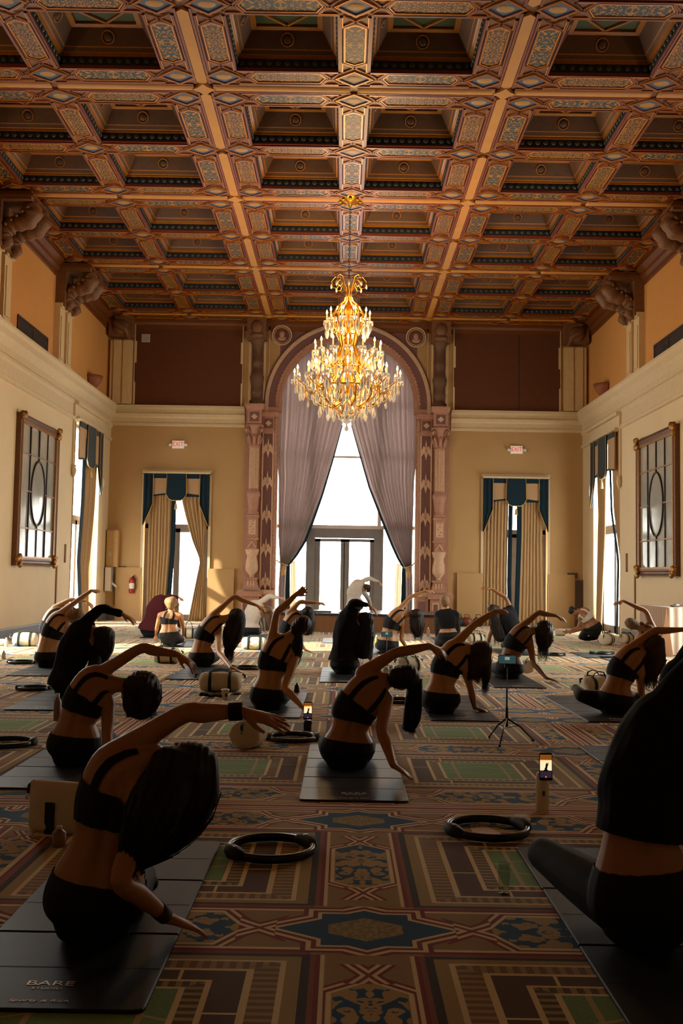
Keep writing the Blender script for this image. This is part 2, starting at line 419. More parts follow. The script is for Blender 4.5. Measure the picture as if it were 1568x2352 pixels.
def panel_mesh(L, name):                 # painted band cell running along y, length L between crossings, soffit at z=0 facing down
    b = mb(M_CEILB); h = HB
    b.box(-h, h, -L/2-.0, L/2+.0, 0, .05)
    H = L/2*.70; T = L/2*.86
    hexo = [(-h+.075, -H+.06), (0, -T+.10), (h-.075, -H+.06), (h-.075, H-.06), (0, T-.10), (-h+.075, H-.06)]
    b.mat(M_ARA2 if name.endswith('b') else M_ARA); b.prism(hexo, lambda x, y, t: (x, y, t), -.004, .01)
    def loop(sc, off, z, w, m):
        b.mat(m); pts = []
        for (x, y) in hexo:
            l = math.hypot(x, y); pts.append((x+math.copysign(off, x) if abs(x) > .01 else 0, y+math.copysign(off*(1.3 if abs(x) < .01 else .6), y), z))
        for i in range(6): b.bar(pts[i], pts[(i+1) % 6], w, .022)
    loop(1, .012, -.006, .016, M_GOLD); loop(1, .038, -.010, .022, M_RED)
    for sy in (-1, 1):                  # crossed straps toward the neighbouring lozenge
        for off, m, w in ((0, M_RED, .024), (.03, M_GOLD, .012)):
            b.mat(m)
            for sx in (-1, 1): b.bar((sx*(h-.03), sy*(H-.04+off*.6), -.008), (-sx*(h-.05), sy*(L/2+.03+off*.3), -.008), w, .02)
    for sx in (-1, 1):
        b.mat(M_RED).bar((sx*(h-.012), -L/2, -.008), (sx*(h-.012), L/2, -.008), .024, .03)
        b.mat(M_GOLD).bar((sx*(h-.035), -L/2, -.010), (sx*(h-.035), L/2, -.010), .012, .022)
    return b.mesh(name)
ME_PY = [panel_mesh(CL, 'painted_panel_a'), panel_mesh(CL, 'painted_panel_b')]
ME_PX = [panel_mesh(CW, 'painted_panel_xa'), panel_mesh(CW, 'painted_panel_xb')]
def cross_mesh():
    b = mb(M_CEILB); h = HB+.015; b.box(-h, h, -h, h, 0, .05)
    st = []
    for k in range(8):
        r = (.235 if k % 4 == 0 else .185) if k % 2 == 0 else .150
        st.append((r*math.cos(k*math.pi/4), r*math.sin(k*math.pi/4)))
    b.mat(M_BLUE).prism(st, lambda x, y, t: (x, y, t), -.006, .01)
    for sc, m, w in ((1.0, M_RED, .022), (1.13, M_GOLD, .010)):
        b.mat(m)
        for i in range(8): b.bar((st[i][0]*sc, st[i][1]*sc, -.012), (st[(i+1) % 8][0]*sc, st[(i+1) % 8][1]*sc, -.012), w, .02)
    b.mat(M_CART); b.lathe([(0, -.016), (.06, -.014), (.085, -.010), (.095, -.004)], n=12, sx=1.25, sy=.85)
    return b.mesh('star_boss')
ME_X = cross_mesh()
cells_y = []; lines_y = []               # transverse bands: (centre y, kind)
for k in range(-3, 3):
    yd = 14.016+PP*k
    lines_y += [(yd, 2)]; lines_y += [(yd+PP/2, 1)]
lines_y += [(14.016+PP*3, 2)]
lines_y = sorted(l for l in lines_y if l[0] > 1)
lines_x = [(X0-D*2-1.85, 0), (X0-D*2, 1), (X0-D, 2), (X0, 1), (X0+D, 2), (X0+D*2, 1), (X0+D*2+1.85, 0)]
def halves(kind): return {0: .20, 1: .225, 2: .53}[kind]
def halvesy(kind): return {1: .235, 2: .53}[kind]
def offs(kind): return {0: [0], 1: [0], 2: [-.325, .325]}[kind]
xb = [x+o for x, k in lines_x for o in offs(k)]; yb = [y+o for y, k in lines_y for o in offs(k)]
xc = [((lines_x[i][0]+halves(lines_x[i][1]))+(lines_x[i+1][0]-halves(lines_x[i+1][1])))/2 for i in range(6)]
yc = [((lines_y[i][0]+halvesy(lines_y[i][1]))+(lines_y[i+1][0]-halvesy(lines_y[i+1][1])))/2 for i in range(len(lines_y)-1)]
# plain slab between the ornaments (closes gaps), with square holes at the coffers
b = mb(M_CEILB)
ex = [XL-.3]; [ex.extend((c-CW/2-.03, c+CW/2+.03)) for c in xc]; ex.append(XR+.35)
ey = [lines_y[0][0]-.53]; [ey.extend((c-CL/2-.03, c+CL/2+.03)) for c in yc]; ey.append(YB+.3)
for i in range(len(ex)-1):
    for j in range(len(ey)-1):
        if i % 2 == 1 and j % 2 == 1: continue
        b.box(ex[i], ex[i+1], ey[j], ey[j+1], ZC+.012, ZC+.03)
b.box(XL-.3, XR+.35, YF-.3, lines_y[0][0]-.53, ZC+.012, ZC+.03)
b.box(XL-.3, XR+.35, YF-.3, YB+.3, ZC+.62, ZC+.66)
b.build('beam_soffit', ceil)
for j, y in enumerate(yc):
    for i, x in enumerate(xc):
        c = inst(ME_COFFER, 'coffer', ceil, (x, y, ZC))
        if j >= 3:
            m = inst(ME_MED, 'medallion', c, (0, CL/2-.166, .342)); m.rotation_euler = (math.radians(120.7), 0, 0)
            m = inst(ME_MED, 'medallion', c, (-CW/2+.166, 0, .342)); m.rotation_euler = (0, math.radians(120.7), 0)
npan = 0
for x in xb:
    for j, y in enumerate(yc):
        inst(ME_PY[(j+npan) % 2], 'painted_panel', ceil, (x, y, ZC)); npan += 1
    npan += 1
for j, y in enumerate(yb):
    for i, x in enumerate(xc):
        if y > 6.5: inst(ME_PX[(j+i) % 2], 'painted_panel', ceil, (x, y, ZC), H2); npan += 1
for x in xb:
    for y in yb: inst(ME_X, 'star_boss', ceil, (x, y, ZC-.003))
# plaster rolls and strips down the middle of the double beams
for y, k in lines_y:
    if k != 2: continue
    for i in range(6):
        x0 = lines_x[i][0]+(.14 if lines_x[i][1] == 2 else .05); x1 = lines_x[i+1][0]-(.14 if lines_x[i+1][1] == 2 else .05)
        b = mb(M_ROLL, True); prof = [(.085*math.cos(t*math.pi/6), -.05*math.sin(t*math.pi/6)) for t in range(7)]
        b.rings([[(x, y+p, ZC+.01+q) for p, q in prof] for x in (x0, x0+.06, x1-.06, x1)], caps=True)
        b.smooth = False; b.mat(M_RED); [b.box(x0, x1, y+s*.105-.012, y+s*.105+.012, ZC-.018, ZC+.02) for s in (-1, 1)]
        b.build('plaster_roll', ceil)
for x, k in lines_x:
    if k != 2: continue
    for j in range(len(lines_y)-1):
        y0 = lines_y[j][0]+(.14 if lines_y[j][1] == 2 else .08); y1 = lines_y[j+1][0]-(.14 if lines_y[j+1][1] == 2 else .08)
        b = mb(M_ROLL); poly = [(-.075, y0+.06), (0, y0), (.075, y0+.06), (.075, y1-.06), (0, y1), (-.075, y1-.06)]
        b.prism(poly, lambda p, q, t: (x+p, q, t), ZC-.03, ZC+.01)
        b.mat(M_RED); [b.box(x+s*.10-.016, x+s*.10+.016, y0, y1, ZC-.022, ZC+.02) for s in (-1, 1)]
        b.build('plaster_strip', ceil)
    for y, ky in lines_y:
        if ky == 2:
            b = mb(M_ROLL); st = [((.17 if t % 2 == 0 else .105)*math.cos(t*math.pi/8*2), (.17 if t % 2 == 0 else .105)*math.sin(t*math.pi/4)) for t in range(8)]
            b.prism(st, lambda p, q, t: (x+p, y+q, t), ZC-.045, ZC+.01); b.build('quatrefoil_boss', ceil)

# ---------------------------------------------------------------- walls
def wall_with_holes(name, fn, a0, a1, z0, z1, holes, mat, thick):
    # fn(a, t, z) -> xyz ; holes: (a0,a1,z0,z1)
    b = mb(mat); xs = sorted({a0, a1, *[h[0] for h in holes], *[h[1] for h in holes]}); zs = sorted({z0, z1, *[h[2] for h in holes], *[h[3] for h in holes]})
    for i in range(len(xs)-1):
        for j in range(len(zs)-1):
            cx, cz = (xs[i]+xs[i+1])/2, (zs[j]+zs[j+1])/2
            if any(h[0] < cx < h[1] and h[2] < cz < h[3] for h in holes): continue
            p = [fn(a, t, z) for t in (0, thick) for a, z in ((xs[i], zs[j]), (xs[i+1], zs[j]), (xs[i+1], zs[j+1]), (xs[i], zs[j+1]))]
            b.add(p, [(0, 1, 2, 3), (7, 6, 5, 4), (0, 4, 5, 1), (1, 5, 6, 2), (2, 6, 7, 3), (3, 7, 4, 0)])
    return struct(b.build(name))
ZT = ZC+.66
LW = (23.75, 26.35, 0, 5.0)
RW = (23.75, 26.25, 0, 4.95)
NW = (15.1, 17.7, 0, 5.0)         # the next pair of windows, just outside the frame
wl = wall_with_holes('wall_left', lambda a, t, z: (XL-t, a, z), YF, YB, 0, 5.9, [LW, NW], M_WALL, .35)
wr = wall_with_holes('wall_right', lambda a, t, z: (XR+t, a, z), YF, YB, 0, 5.9, [RW, NW], M_WALL, .35)
wall_with_holes('wall_left_upper', lambda a, t, z: (XL-.13-t, a, z), YF, YB, 5.88, ZT, [], M_UPW, .22)
wall_with_holes('wall_right_upper', lambda a, t, z: (XR+.15+t, a, z), YF, YB, 5.88, ZT, [], M_UPW, .22)
AX, AR, ASP = .07, 1.91, 6.05           # great arch centre, radius, springing
# back wall: rectangular part with the two side doorways, plus the arch cut as a strip fan
bwh = [(-5.50, -3.72, 0, 4.02), (3.86, 5.62, 0, 4.05), (AX-AR, AX+AR, 0, ZT)]
wb = wall_with_holes('wall_back', lambda a, t, z: (a, YB+t, z), XL-.35, XR+.35, 0, ZT, bwh, M_WALLB, .35)
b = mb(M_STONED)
N = 28; arc = [(AX-AR*math.cos(math.pi*i/N), ASP+AR*math.sin(math.pi*i/N)) for i in range(N+1)]
for i in range(N):
    (xa, za), (xb_, zb) = arc[i], arc[i+1]
    vs = [(xa, YB+t, za) for t in (0, .35)]+[(xb_, YB+t, zb) for t in (0, .35)]+[(xa, YB+t, ZT) for t in (0, .35)]+[(xb_, YB+t, ZT) for t in (0, .35)]
    b.add(vs, [(0, 2, 6, 4), (1, 5, 7, 3), (0, 1, 3, 2)])
b.build('spandrel', wb)
b = mb(M_WALL); b.box(XL-.35, XR+.35, YF-.3, YF, 0, ZT); struct(b.build('wall_front'))

# cornices: profile (out from wall, z) swept along a wall
CP = [(0, 4.93), (.05, 4.95), (.05, 5.02), (.02, 5.04), (.02, 5.30), (.06, 5.34), (.06, 5.40), (.03, 5.44), (.03, 5.58), (.10, 5.66), (.14, 5.72), (.15, 5.84), (.19, 5.90), (.19, 5.95), (-.15, 5.97)]
def sweep(name, prof, pa, pb, out, mat, parent=None, kind=True):
    b = mb(mat); pa, pb, out = Vector(pa), Vector(pb), Vector(out)
    R = [[p+out*o+Vector((0, 0, z)) for o, z in prof] for p in (pa, pb)]; b.rings(R)
    o = b.build(name, parent)
    return struct(o) if kind else o
CPB = [(0, 5.38), (.04, 5.40), (.04, 5.46), (.02, 5.48), (.02, 5.60), (.06, 5.64), (.08, 5.72), (.03, 5.74), (.03, 5.84), (.12, 5.88), (.12, 5.95), (-.1, 5.97)]
c1 = sweep('trim_cornice_left', CP, (XL, YF, 0), (XL, YB, 0), (1, 0, 0), M_CORN)
c2 = sweep('trim_cornice_right', CP, (XR, YF, 0), (XR, YB, 0), (-1, 0, 0), M_CORN)
for xa, xb_ in ((XL, -2.78), (2.94, XR)):
    sweep('trim_cornice_back', CPB, (xa, YB, 0), (xb_, YB, 0), (0, -1, 0), M_CORN)
# ceiling-edge frieze
FP = [(0, 8.0), (.04, 8.02), (.04, 8.12), (.10, 8.18), (.10, 8.26), (.2, 8.34), (.2, 8.40), (-.1, 8.40)]
sweep('trim_frieze_left', FP, (XL-.13, YF, .02), (XL-.13, YB, .02), (1, 0, 0), M_CEILB)
sweep('trim_frieze_right', FP, (XR+.15, YF, .02), (XR+.15, YB, .02), (-1, 0, 0), M_CEILB)
sweep('trim_frieze_back', [(o, z) for o, z in FP], (XL, YB, .1), (XR, YB, .1), (0, -1, 0), M_CEILB)
# baseboards
BP = [(0, 0), (.04, 0), (.04, .17), (.025, .2), (0, .2)]
sweep('baseboard_left', BP, (XL, NW[1]+.2, 0), (XL, LW[0]-.25, 0), (1, 0, 0), M_BASE); sweep('baseboard_left_near', BP, (XL, YF, 0), (XL, NW[0]-.2, 0), (1, 0, 0), M_BASE); sweep('baseboard_left_far', BP, (XL, LW[1]+.25, 0), (XL, YB, 0), (1, 0, 0), M_BASE)
sweep('baseboard_right', BP, (XR, NW[1]+.2, 0), (XR, RW[0]-.25, 0), (-1, 0, 0), M_BASE); sweep('baseboard_right_near', BP, (XR, YF, 0), (XR, NW[0]-.2, 0), (-1, 0, 0), M_BASE); sweep('baseboard_right_far', BP, (XR, RW[1]+.25, 0), (XR, YB, 0), (-1, 0, 0), M_BASE)
for xa, xb_ in ((XL, -5.6), (-3.6, -2.9), (3.0, 3.75), (5.7, XR)): sweep('baseboard_back', BP, (xa, YB, 0), (xb_, YB, 0), (0, -1, 0), M_BASE)

# upper wall brackets over paired pilasters
M_BRK = plain('carved_dark_bracket', '#6b4524', .6, var=.4, scale=16, bump=1.0)
def bracket_mesh():
    b = mb(M_BRK)                       # faces +x, width along y; origin at wall, top z=0
    b.box(0, .78, -.5, .5, -.16, 0); b.mat(M_CEILB).box(0, .82, -.53, .53, -.10, -.05)
    b.mat(M_BRK); b.smooth = True
    for y in (-.26, .26):               # acanthus scroll: thick S-curve with a rolled lower end
        pts = [(.66, y, -.20), (.72, y, -.34), (.62, y, -.48), (.42, y, -.54), (.26, y, -.62), (.20, y, -.78), (.26, y, -.90), (.16, y, -.98)]
        rw = crom([(*p_, r_) for p_, r_ in zip(pts, [.13, .15, .14, .12, .12, .13, .10, .05])], 4); b.tube([tuple(v[:3]) for v in rw], [v[3]*(1+.12*math.sin(i*1.9)) for i, v in enumerate(rw)], 10, flat=1.3)
        for k in range(5): b.tube([(.68-.1*k, y-.17+.0*k, -.28-.08*k), (.70-.11*k, y, -.22-.09*k), (.68-.1*k, y+.17, -.28-.08*k)], .035, 5)
    b.smooth = False; b.box(0, .22, -.48, .48, -.98, -.16)
    return b.mesh('bracket')
def upper_pilaster_mesh():
    b = mb(M_PILC)
    for y in (-.3, .3):
        b.box(0, .13, y-.2, y+.2, 5.97, 7.30); b.box(.12, .15, y-.13, y+.13, 6.15, 7.12)
        b.box(0, .18, y-.23, y+.23, 7.30, 7.40); b.box(0, .17, y-.23, y+.23, 5.97, 6.08)
    return b.mesh('upper_pilaster')
ME_BR, ME_UP = bracket_mesh(), upper_pilaster_mesh()
for side, X, rz in (('left', XL-.13, 0), ('right', XR+.15, math.pi)):
    for k, y in enumerate((5.5, 9.78, 14.1, 18.45, 22.75)):
        p = inst(ME_UP, 'trim_pilaster', None, (X, y, 0), rz); struct(p)
        br = inst(ME_BR, 'trim_bracket', None, (X, y, 8.32), rz); struct(br)
for x, s in ((XL-.05, 1), (XR+.07, -1)):     # corner pilasters on the back wall with carved blocks above
    b = mb(M_PILC); x1 = x+s*.62
    for a0, a1, dp in ((0, .62, .10), (.10, .30, .14), (.36, .54, .14)):
        b.box(min(x+s*a0, x+s*a1), max(x+s*a0, x+s*a1), YB-dp, YB, 5.97, 7.75)
    b.mat(M_BRK); b.box(min(x, x+s*.66), max(x, x+s*.66), YB-.42, YB, 7.82, 8.34)
    b.smooth = True; b.ell((x+s*.33, YB-.40, 8.05), .24, .12, .22, 12, 8); b.tube([(x+s*.1, YB-.4, 8.3), (x+s*.25, YB-.5, 8.1), (x+s*.5, YB-.48, 7.95), (x+s*.55, YB-.3, 7.75)], [.06, .09, .08, .05], 7)
    struct(b.build('trim_corner_pilaster'))
# plum cloth panels on the upper back wall, with their stepped cream borders
for x0, x1 in ((-5.90, -2.86), (2.98, 5.98)):
    b = mb(M_PANEL); b.box(x0, x1, YB-.03, YB, 5.97, 8.28)
    o = b.build('cloth_panel'); o.name = 'acoustic_cloth'; tag(o, 'plum-brown cloth panel on the upper back wall '+('left' if x0 < 0 else 'right')+' of the great arch', 'wall panel')
    b = mb(M_PILC)
    for xs, s in ((x0, -1), (x1, 1)):
        for z0, z1, wd in ((5.97, 6.6, .05), (6.6, 7.15, .02), (7.15, 7.75, .07), (7.75, 8.28, .03)): b.box(min(xs, xs-s*wd), max(xs, xs-s*wd), YB-.05, YB-.0, z0, z1)
        b.build('border_strip', o); b = mb(M_PILC)
    if x0 > 0:
        b = mb(plain('panel_seam', '#2e1a10', .9)); xs = at(1191, 850, YB).x; b.box(xs-.012, xs+.012, YB-.034, YB-.029, 5.97, 8.28); b.build('seam', o)
o = mb(plain('white_plastic_box', '#b9b0a8', .5)).box(-5.70, -5.47, YB-.075, YB-.035, 7.72, 7.94).build('wall_speaker'); tag(o, 'small white square box on the left plum cloth panel', 'box')
b = mb(plain('grille', '#8d8780', .5)); [b.box(-5.68, -5.49, YB-.079, YB-.074, 7.75+.03*k, 7.762+.03*k) for k in range(6)]; b.build('grille', o)
# air vents in the upper side walls
M_VENT = plain('dark_vent', '#241a12', .7); M_VENTB = plain('vent_blade', '#4a3522', .6)
for side, X, s, y0, y1 in (('left', XL-.13, 1, 19.75, 21.75), ('right', XR+.15, -1, 19.62, 21.5)):
    v = thing('air_vent', 'long dark double air vent in the upper %s wall above the cornice' % side, 'vent', (X, 0, 0))
    mb(M_VENT).box(min(0, s*.012), max(0, s*.012), y0, y1, 6.13, 6.45).build('backing', v)
    b = mb(M_VENTB); ym = (y0+y1)/2
    for a0, a1, c0, c1 in ((y0, y1, 6.11, 6.14), (y0, y1, 6.44, 6.47), (y0-.02, y0+.02, 6.11, 6.47), (ym-.02, ym+.02, 6.11, 6.47), (y1-.02, y1+.02, 6.11, 6.47)): b.box(min(0, s*.03), max(0, s*.03), a0, a1, c0, c1)
    b.build('frame', v)
    for k in range(7):
        b = mb(M_VENTB); z = 6.17+.042*k; b.box(min(0, s*.025), max(0, s*.025), y0, y1, z, z+.008); b.build('blade', v)
# terracotta uplighter bowls resting on the cornice
for side, px_, py_, X, s in (('left', 218, 868, XL-.1, 1), ('right', 1381, 890, XR+.12, -1)):
    P = onx(px_, py_, X+s*.1); y = P.y
    t = thing('uplighter_bowl', 'terracotta half-round uplighter bowl on the cornice of the %s wall' % side, 'wall light', (X, y, 0))
    b = mb(plain('terracotta', '#8a4e2a', .7, var=.2), True); b.lathe([(.03, 6.02), (.16, 6.10), (.27, 6.24), (.31, 6.38), (.29, 6.38), (.25, 6.26), (.14, 6.13), (.0, 6.08)], (0, 0, 0), 16, a0=(-H2 if s > 0 else H2), a1=(H2 if s > 0 else 3*H2)); b.build('bowl', t)
    b = mb(M_STONED); b.lathe([(.08, 5.96), (.1, 5.98), (.05, 6.03)], (0, 0, 0), 10); b.build('foot', t)
# ---------------------------------------------------------------- great arch surround (left and right jambs share meshes, mirrored)
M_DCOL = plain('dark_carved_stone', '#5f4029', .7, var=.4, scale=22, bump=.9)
def jamb(side):
    s = -1 if side == 'left' else 1; Y0 = YB
    t = bpy.data.objects.new('trim_arch_jamb_'+side, None); COL.objects.link(t); t.location = (AX, Y0, 0); struct(t)
    def xx(a, b_): return (min(s*a, s*b_), max(s*a, s*b_))
    def bx(m, a, b_, d0, d1, z0, z1, bb=None):
        q = bb or mb(m); q.mat(m); x0, x1 = xx(a, b_); q.box(x0, x1, -d1, -d0, z0, z1); return q
    # backing pier
    bx(M_STONE, 1.92, 2.82, 0, .08, .0, 5.95).build('pier', t)
    # pedestal
    q = bx(M_STONE, 2.28, 2.95, 0, .34, 0, .12); bx(M_STONE, 2.32, 2.86, 0, .28, .12, .72, q); bx(M_STONE, 2.26, 2.95, 0, .36, .72, .86, q); bx(M_STONEL, 2.30, 2.90, 0, .31, .86, .90, q)
    q.mat(M_STONEL)
    for a0, a1 in ((2.38, 2.56), (2.62, 2.80)):
        bx(M_STONEL, a0, a1, .27, .295, .2, .62, q); bx(M_STONED, a0+.03, a1-.03, .285, .30, .24, .58, q)
    q.build('pedestal', t)
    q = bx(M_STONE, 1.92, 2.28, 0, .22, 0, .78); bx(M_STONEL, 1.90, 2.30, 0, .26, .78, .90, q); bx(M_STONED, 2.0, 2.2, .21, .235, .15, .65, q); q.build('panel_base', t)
    # colonnette, stacked
    cx = s*2.55; cy = -.20
    def lathe(name, prof, m, n=16): q = mb(m, True); q.lathe(prof, (cx, cy, 0), n); return q.build(name, t)
    q = mb(M_STONE); x0, x1 = cx-.19, cx+.19
    P = lambda w, z: [(cx-w, cy-w, z), (cx+w, cy-w, z), (cx+w, cy+w, z), (cx-w, cy+w, z)]
    q.rings([P(.25, .90), P(.20, .96), P(.155, 1.12), P(.145, 1.17), P(.18, 1.18), P(.18, 1.22), P(.14, 1.23)])
    for k in range(3): q.mat(M_STONEL).box(cx-.10+.075*k, cx-.06+.075*k, cy-.185, cy-.15, .99, 1.14)
    q.build('plinth_block', t)
    lathe('vase_baluster', [(.07, 1.23), (.06, 1.28), (.10, 1.34), (.165, 1.42), (.175, 1.52), (.16, 1.66), (.13, 1.78), (.135, 1.84), (.17, 1.87), (.17, 1.93), (.19, 1.95), (.19, 2.0), (.12, 2.02)], M_STONEL)
    q = mb(M_STONE); q.rings([P(.125, 2.0), P(.125, 2.24), P(.17, 2.26), P(.17, 2.31), P(.14, 2.32)]); q.mat(M_STONEL)
    for sx in (-1, 1): q.bar((cx+sx*.11, cy-.13, 2.04), (cx, cy-.15, 2.2), .03, .03)
    q.build('lion_block', t)
    q = mb(M_STONE); q.rings([P(.145, 2.32), P(.145, 2.86), P(.175, 2.88), P(.175, 2.93), P(.15, 2.95)])
    q.mat(M_STONEL).box(cx-.10, cx+.10, cy-.16, cy-.14, 2.40, 2.80); q.mat(M_STONE)
    q.smooth = True
    for k in range(5): q.lathe([(0, 0), (.035, .01), (0, .03)], (cx+.04*math.sin(k*2.2), cy-.165, 2.45+.075*k), 6)
    q.smooth = False; q.build('carved_block', t)
    lathe('tapered_drum', [(.15, 2.95), (.16, 3.0), (.12, 3.04), (.13, 3.12), (.16, 3.38), (.165, 3.44), (.19, 3.47), (.19, 3.56), (.15, 3.6), (.13, 3.66)], M_STONE)
    q = mb(M_STONEL); R = []
    for z in (3.66, 4.78):
        R.append([(cx+(.135 if k % 2 else .112)*math.cos(2*math.pi*k/32), cy+(.135 if k % 2 else .112)*math.sin(2*math.pi*k/32), z) for k in range(32)])
    q.rings(R); q.build('fluted_shaft', t)
    q = mb(M_STONE, True); q.lathe([(.13, 4.78), (.16, 4.80), (.15, 4.85), (.13, 4.88), (.15, 5.1), (.20, 5.32), (.24, 5.36), (.24, 5.42), (.18, 5.44)], (cx, cy, 0), 16)
    for k in range(8):
        a = 2*math.pi*k/8; c, sn = math.cos(a), math.sin(a)
        q.tube([(cx+.13*c, cy+.13*sn, 4.88), (cx+.18*c, cy+.18*sn, 5.05), (cx+.25*c, cy+.25*sn, 5.12), (cx+.24*c, cy+.24*sn, 5.04)], [.05, .045, .035, .015], 6)
    for k in range(4):
        a = math.pi/4+math.pi*k/2; c, sn = math.cos(a), math.sin(a); q.tube([(cx+.15*c, cy+.15*sn, 5.15), (cx+.27*c, cy+.27*sn, 5.33), (cx+.31*c, cy+.31*sn, 5.25), (cx+.26*c, cy+.26*sn, 5.2)], [.03, .04, .04, .02], 6)
    q.smooth = False; q.build('leaf_capital', t)
    q = mb(M_STONE); q.rings([P(.19, 5.44), P(.19, 5.82), P(.24, 5.84), P(.26, 5.93), P(.26, 5.98)]); q.mat(M_STONED).box(cx-.13, cx+.13, cy-.195, cy-.18, 5.5, 5.76)
    q.mat(M_STONEL).prism([(-.09, 0), (0, -.08), (.09, 0), (0, .08)], lambda a, b_, tt: (cx+a, cy-tt, 5.63+b_), .185, .215); q.build('entablature_block', t)
    # carved flat panel with fishtail ornaments
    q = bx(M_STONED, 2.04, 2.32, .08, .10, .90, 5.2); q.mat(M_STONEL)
    for a0, a1 in ((2.02, 2.055), (2.305, 2.34)): bx(M_STONEL, a0, a1, .08, .14, .90, 5.2, q)
    q.build('panel_field', t)
    for k in range(5):
        zc = 1.15+.92*k; q = mb(M_STONEL); c = s*2.18
        pts = [(-.125, -.02), (-.07, .10), (-.03, .05), (0, .26), (.03, .05), (.07, .10), (.125, -.02), (.125, -.20), (.05, -.10), (0, -.30), (-.05, -.10), (-.125, -.20)]
        q.prism(pts, lambda a, b_, tt: (c+a, -tt, zc+b_), .10, .128); q.mat(M_STONE).prism([(-.035, -.04), (0, -.12), (.035, -.04), (0, .1)], lambda a, b_, tt: (c+a, -tt, zc+b_), .128, .14); q.build('fishtail_ornament', t)
    q = bx(M_STONE, 2.0, 2.36, 0, .16, 5.2, 5.30); bx(M_STONE, 2.02, 2.34, 0, .14, 5.30, 5.66, q); bx(M_STONE, 1.90, 2.38, 0, .2, 5.66, 5.80, q); bx(M_STONED, 2.06, 2.30, .13, .15, 5.35, 5.62, q)
    q.mat(M_STONEL).prism([(-.09, 0), (0, -.08), (.09, 0), (0, .08)], lambda a, b_, tt: (s*2.18+a, -tt, 5.485+b_), .15, .175); q.build('panel_capital', t)
    # twisted rope
    q = mb(M_STONE, True); R = []; n = 16; H = 150
    for i in range(H+1):
        z = .92+(5.66-.92)*i/H; ph = s*z*2*math.pi/.21
        R.append([(s*1.975+(.052+.014*math.cos(2*(a+ph)))*math.cos(a), -.10+(.052+.014*math.cos(2*(a+ph)))*math.sin(a), z) for a in [2*math.pi*k/n for k in range(n)]])
    q.rings(R); q.build('rope_column', t)
    # upper baluster column and dark block up to the ceiling
    cx2 = s*2.53
    q = bx(M_PILC, 2.30, 2.78, 0, .05, 5.98, 7.78); bx(M_STONED, 2.36, 2.70, .05, .07, 6.05, 7.70, q); q.build('upper_backing', t)
    q = mb(M_DCOL, True); q.lathe([(.2, 5.98), (.2, 6.1), (.14, 6.14), (.12, 6.22), (.17, 6.3), (.17, 6.36), (.13, 6.45), (.18, 6.62), (.2, 6.76), (.16, 6.9), (.10, 7.0), (.12, 7.1), (.17, 7.16), (.13, 7.25), (.10, 7.5), (.13, 7.62), (.18, 7.7), (.2, 7.8)], (cx2, -.14, 0), 14)
    q.build('upper_baluster', t)
    q = bx(M_BRK, 2.28, 2.80, 0, .45, 7.80, 8.36); q.smooth = True
    q.ell((cx2, -.45, 8.1), .17, .10, .2, 10, 8); q.ell((cx2, -.43, 7.88), .2, .1, .09, 10, 6); q.smooth = False; q.build('upper_bracket', t)
    return t
jamb('left'); jamb('right')
# archivolt, spandrel frames and roundels
ar = bpy.data.objects.new('trim_arch_ring', None); COL.objects.link(ar); struct(ar); ar.location = (AX, YB, ASP)
def arcband(m, r0, r1, d0, d1, name, n=48, zlow=0):
    q = mb(m); R = []
    for i in range(n+1):
        a = math.pi*i/n; c, s_ = -math.cos(a), math.sin(a)
        R.append([(r0*c, -d0, r0*s_), (r0*c, -d1, r0*s_), (r1*c, -d1, r1*s_), (r1*c, -d0, r1*s_)])
    q.rings(R)
    for sg in (-1, 1): q.box(min(sg*r0, sg*r1), max(sg*r0, sg*r1), -d1, -d0, -.25, 0)
    return q.build(name, ar)
arcband(M_STONE, 1.84, 1.95, -.05, .03, 'reveal_band'); arcband(M_STONED, 2.02, 2.20, .0, .06, 'plain_band'); arcband(M_STONEL, 2.20, 2.30, 0, .10, 'outer_band'); arcband(M_DCOL, 2.30, 2.34, 0, .06, 'dark_edge_band')  # outermost band is a thin ring of darker carved stone
q = mb(M_STONEL)
for i in range(70):
    a = math.pi*(i+.5)/70; q.obox((-2.25*math.cos(a), -.105, 2.25*math.sin(a)), (.03*math.sin(a), 0, .03*math.cos(a)), (0, .015, 0), (-.022*math.cos(a), 0, .022*math.sin(a)))
o = q.build('beading', ar); o['kind'] = 'stuff'
q = mb(M_STONE, True); R = []; n = 12
for i in range(401):
    a = math.pi*i/400; L = 1.985*a; c, s_ = -math.cos(a), math.sin(a); ring = []
    for k in range(n):
        b_ = 2*math.pi*k/n; rr = .040+.013*math.cos(2*(b_+L*2*math.pi/.21)); ring.append(((1.985+rr*math.cos(b_))*c, -.05-rr*math.sin(b_), (1.985+rr*math.cos(b_))*s_))
    R.append(ring)
q.rings(R); q.build('rope_arch', ar)
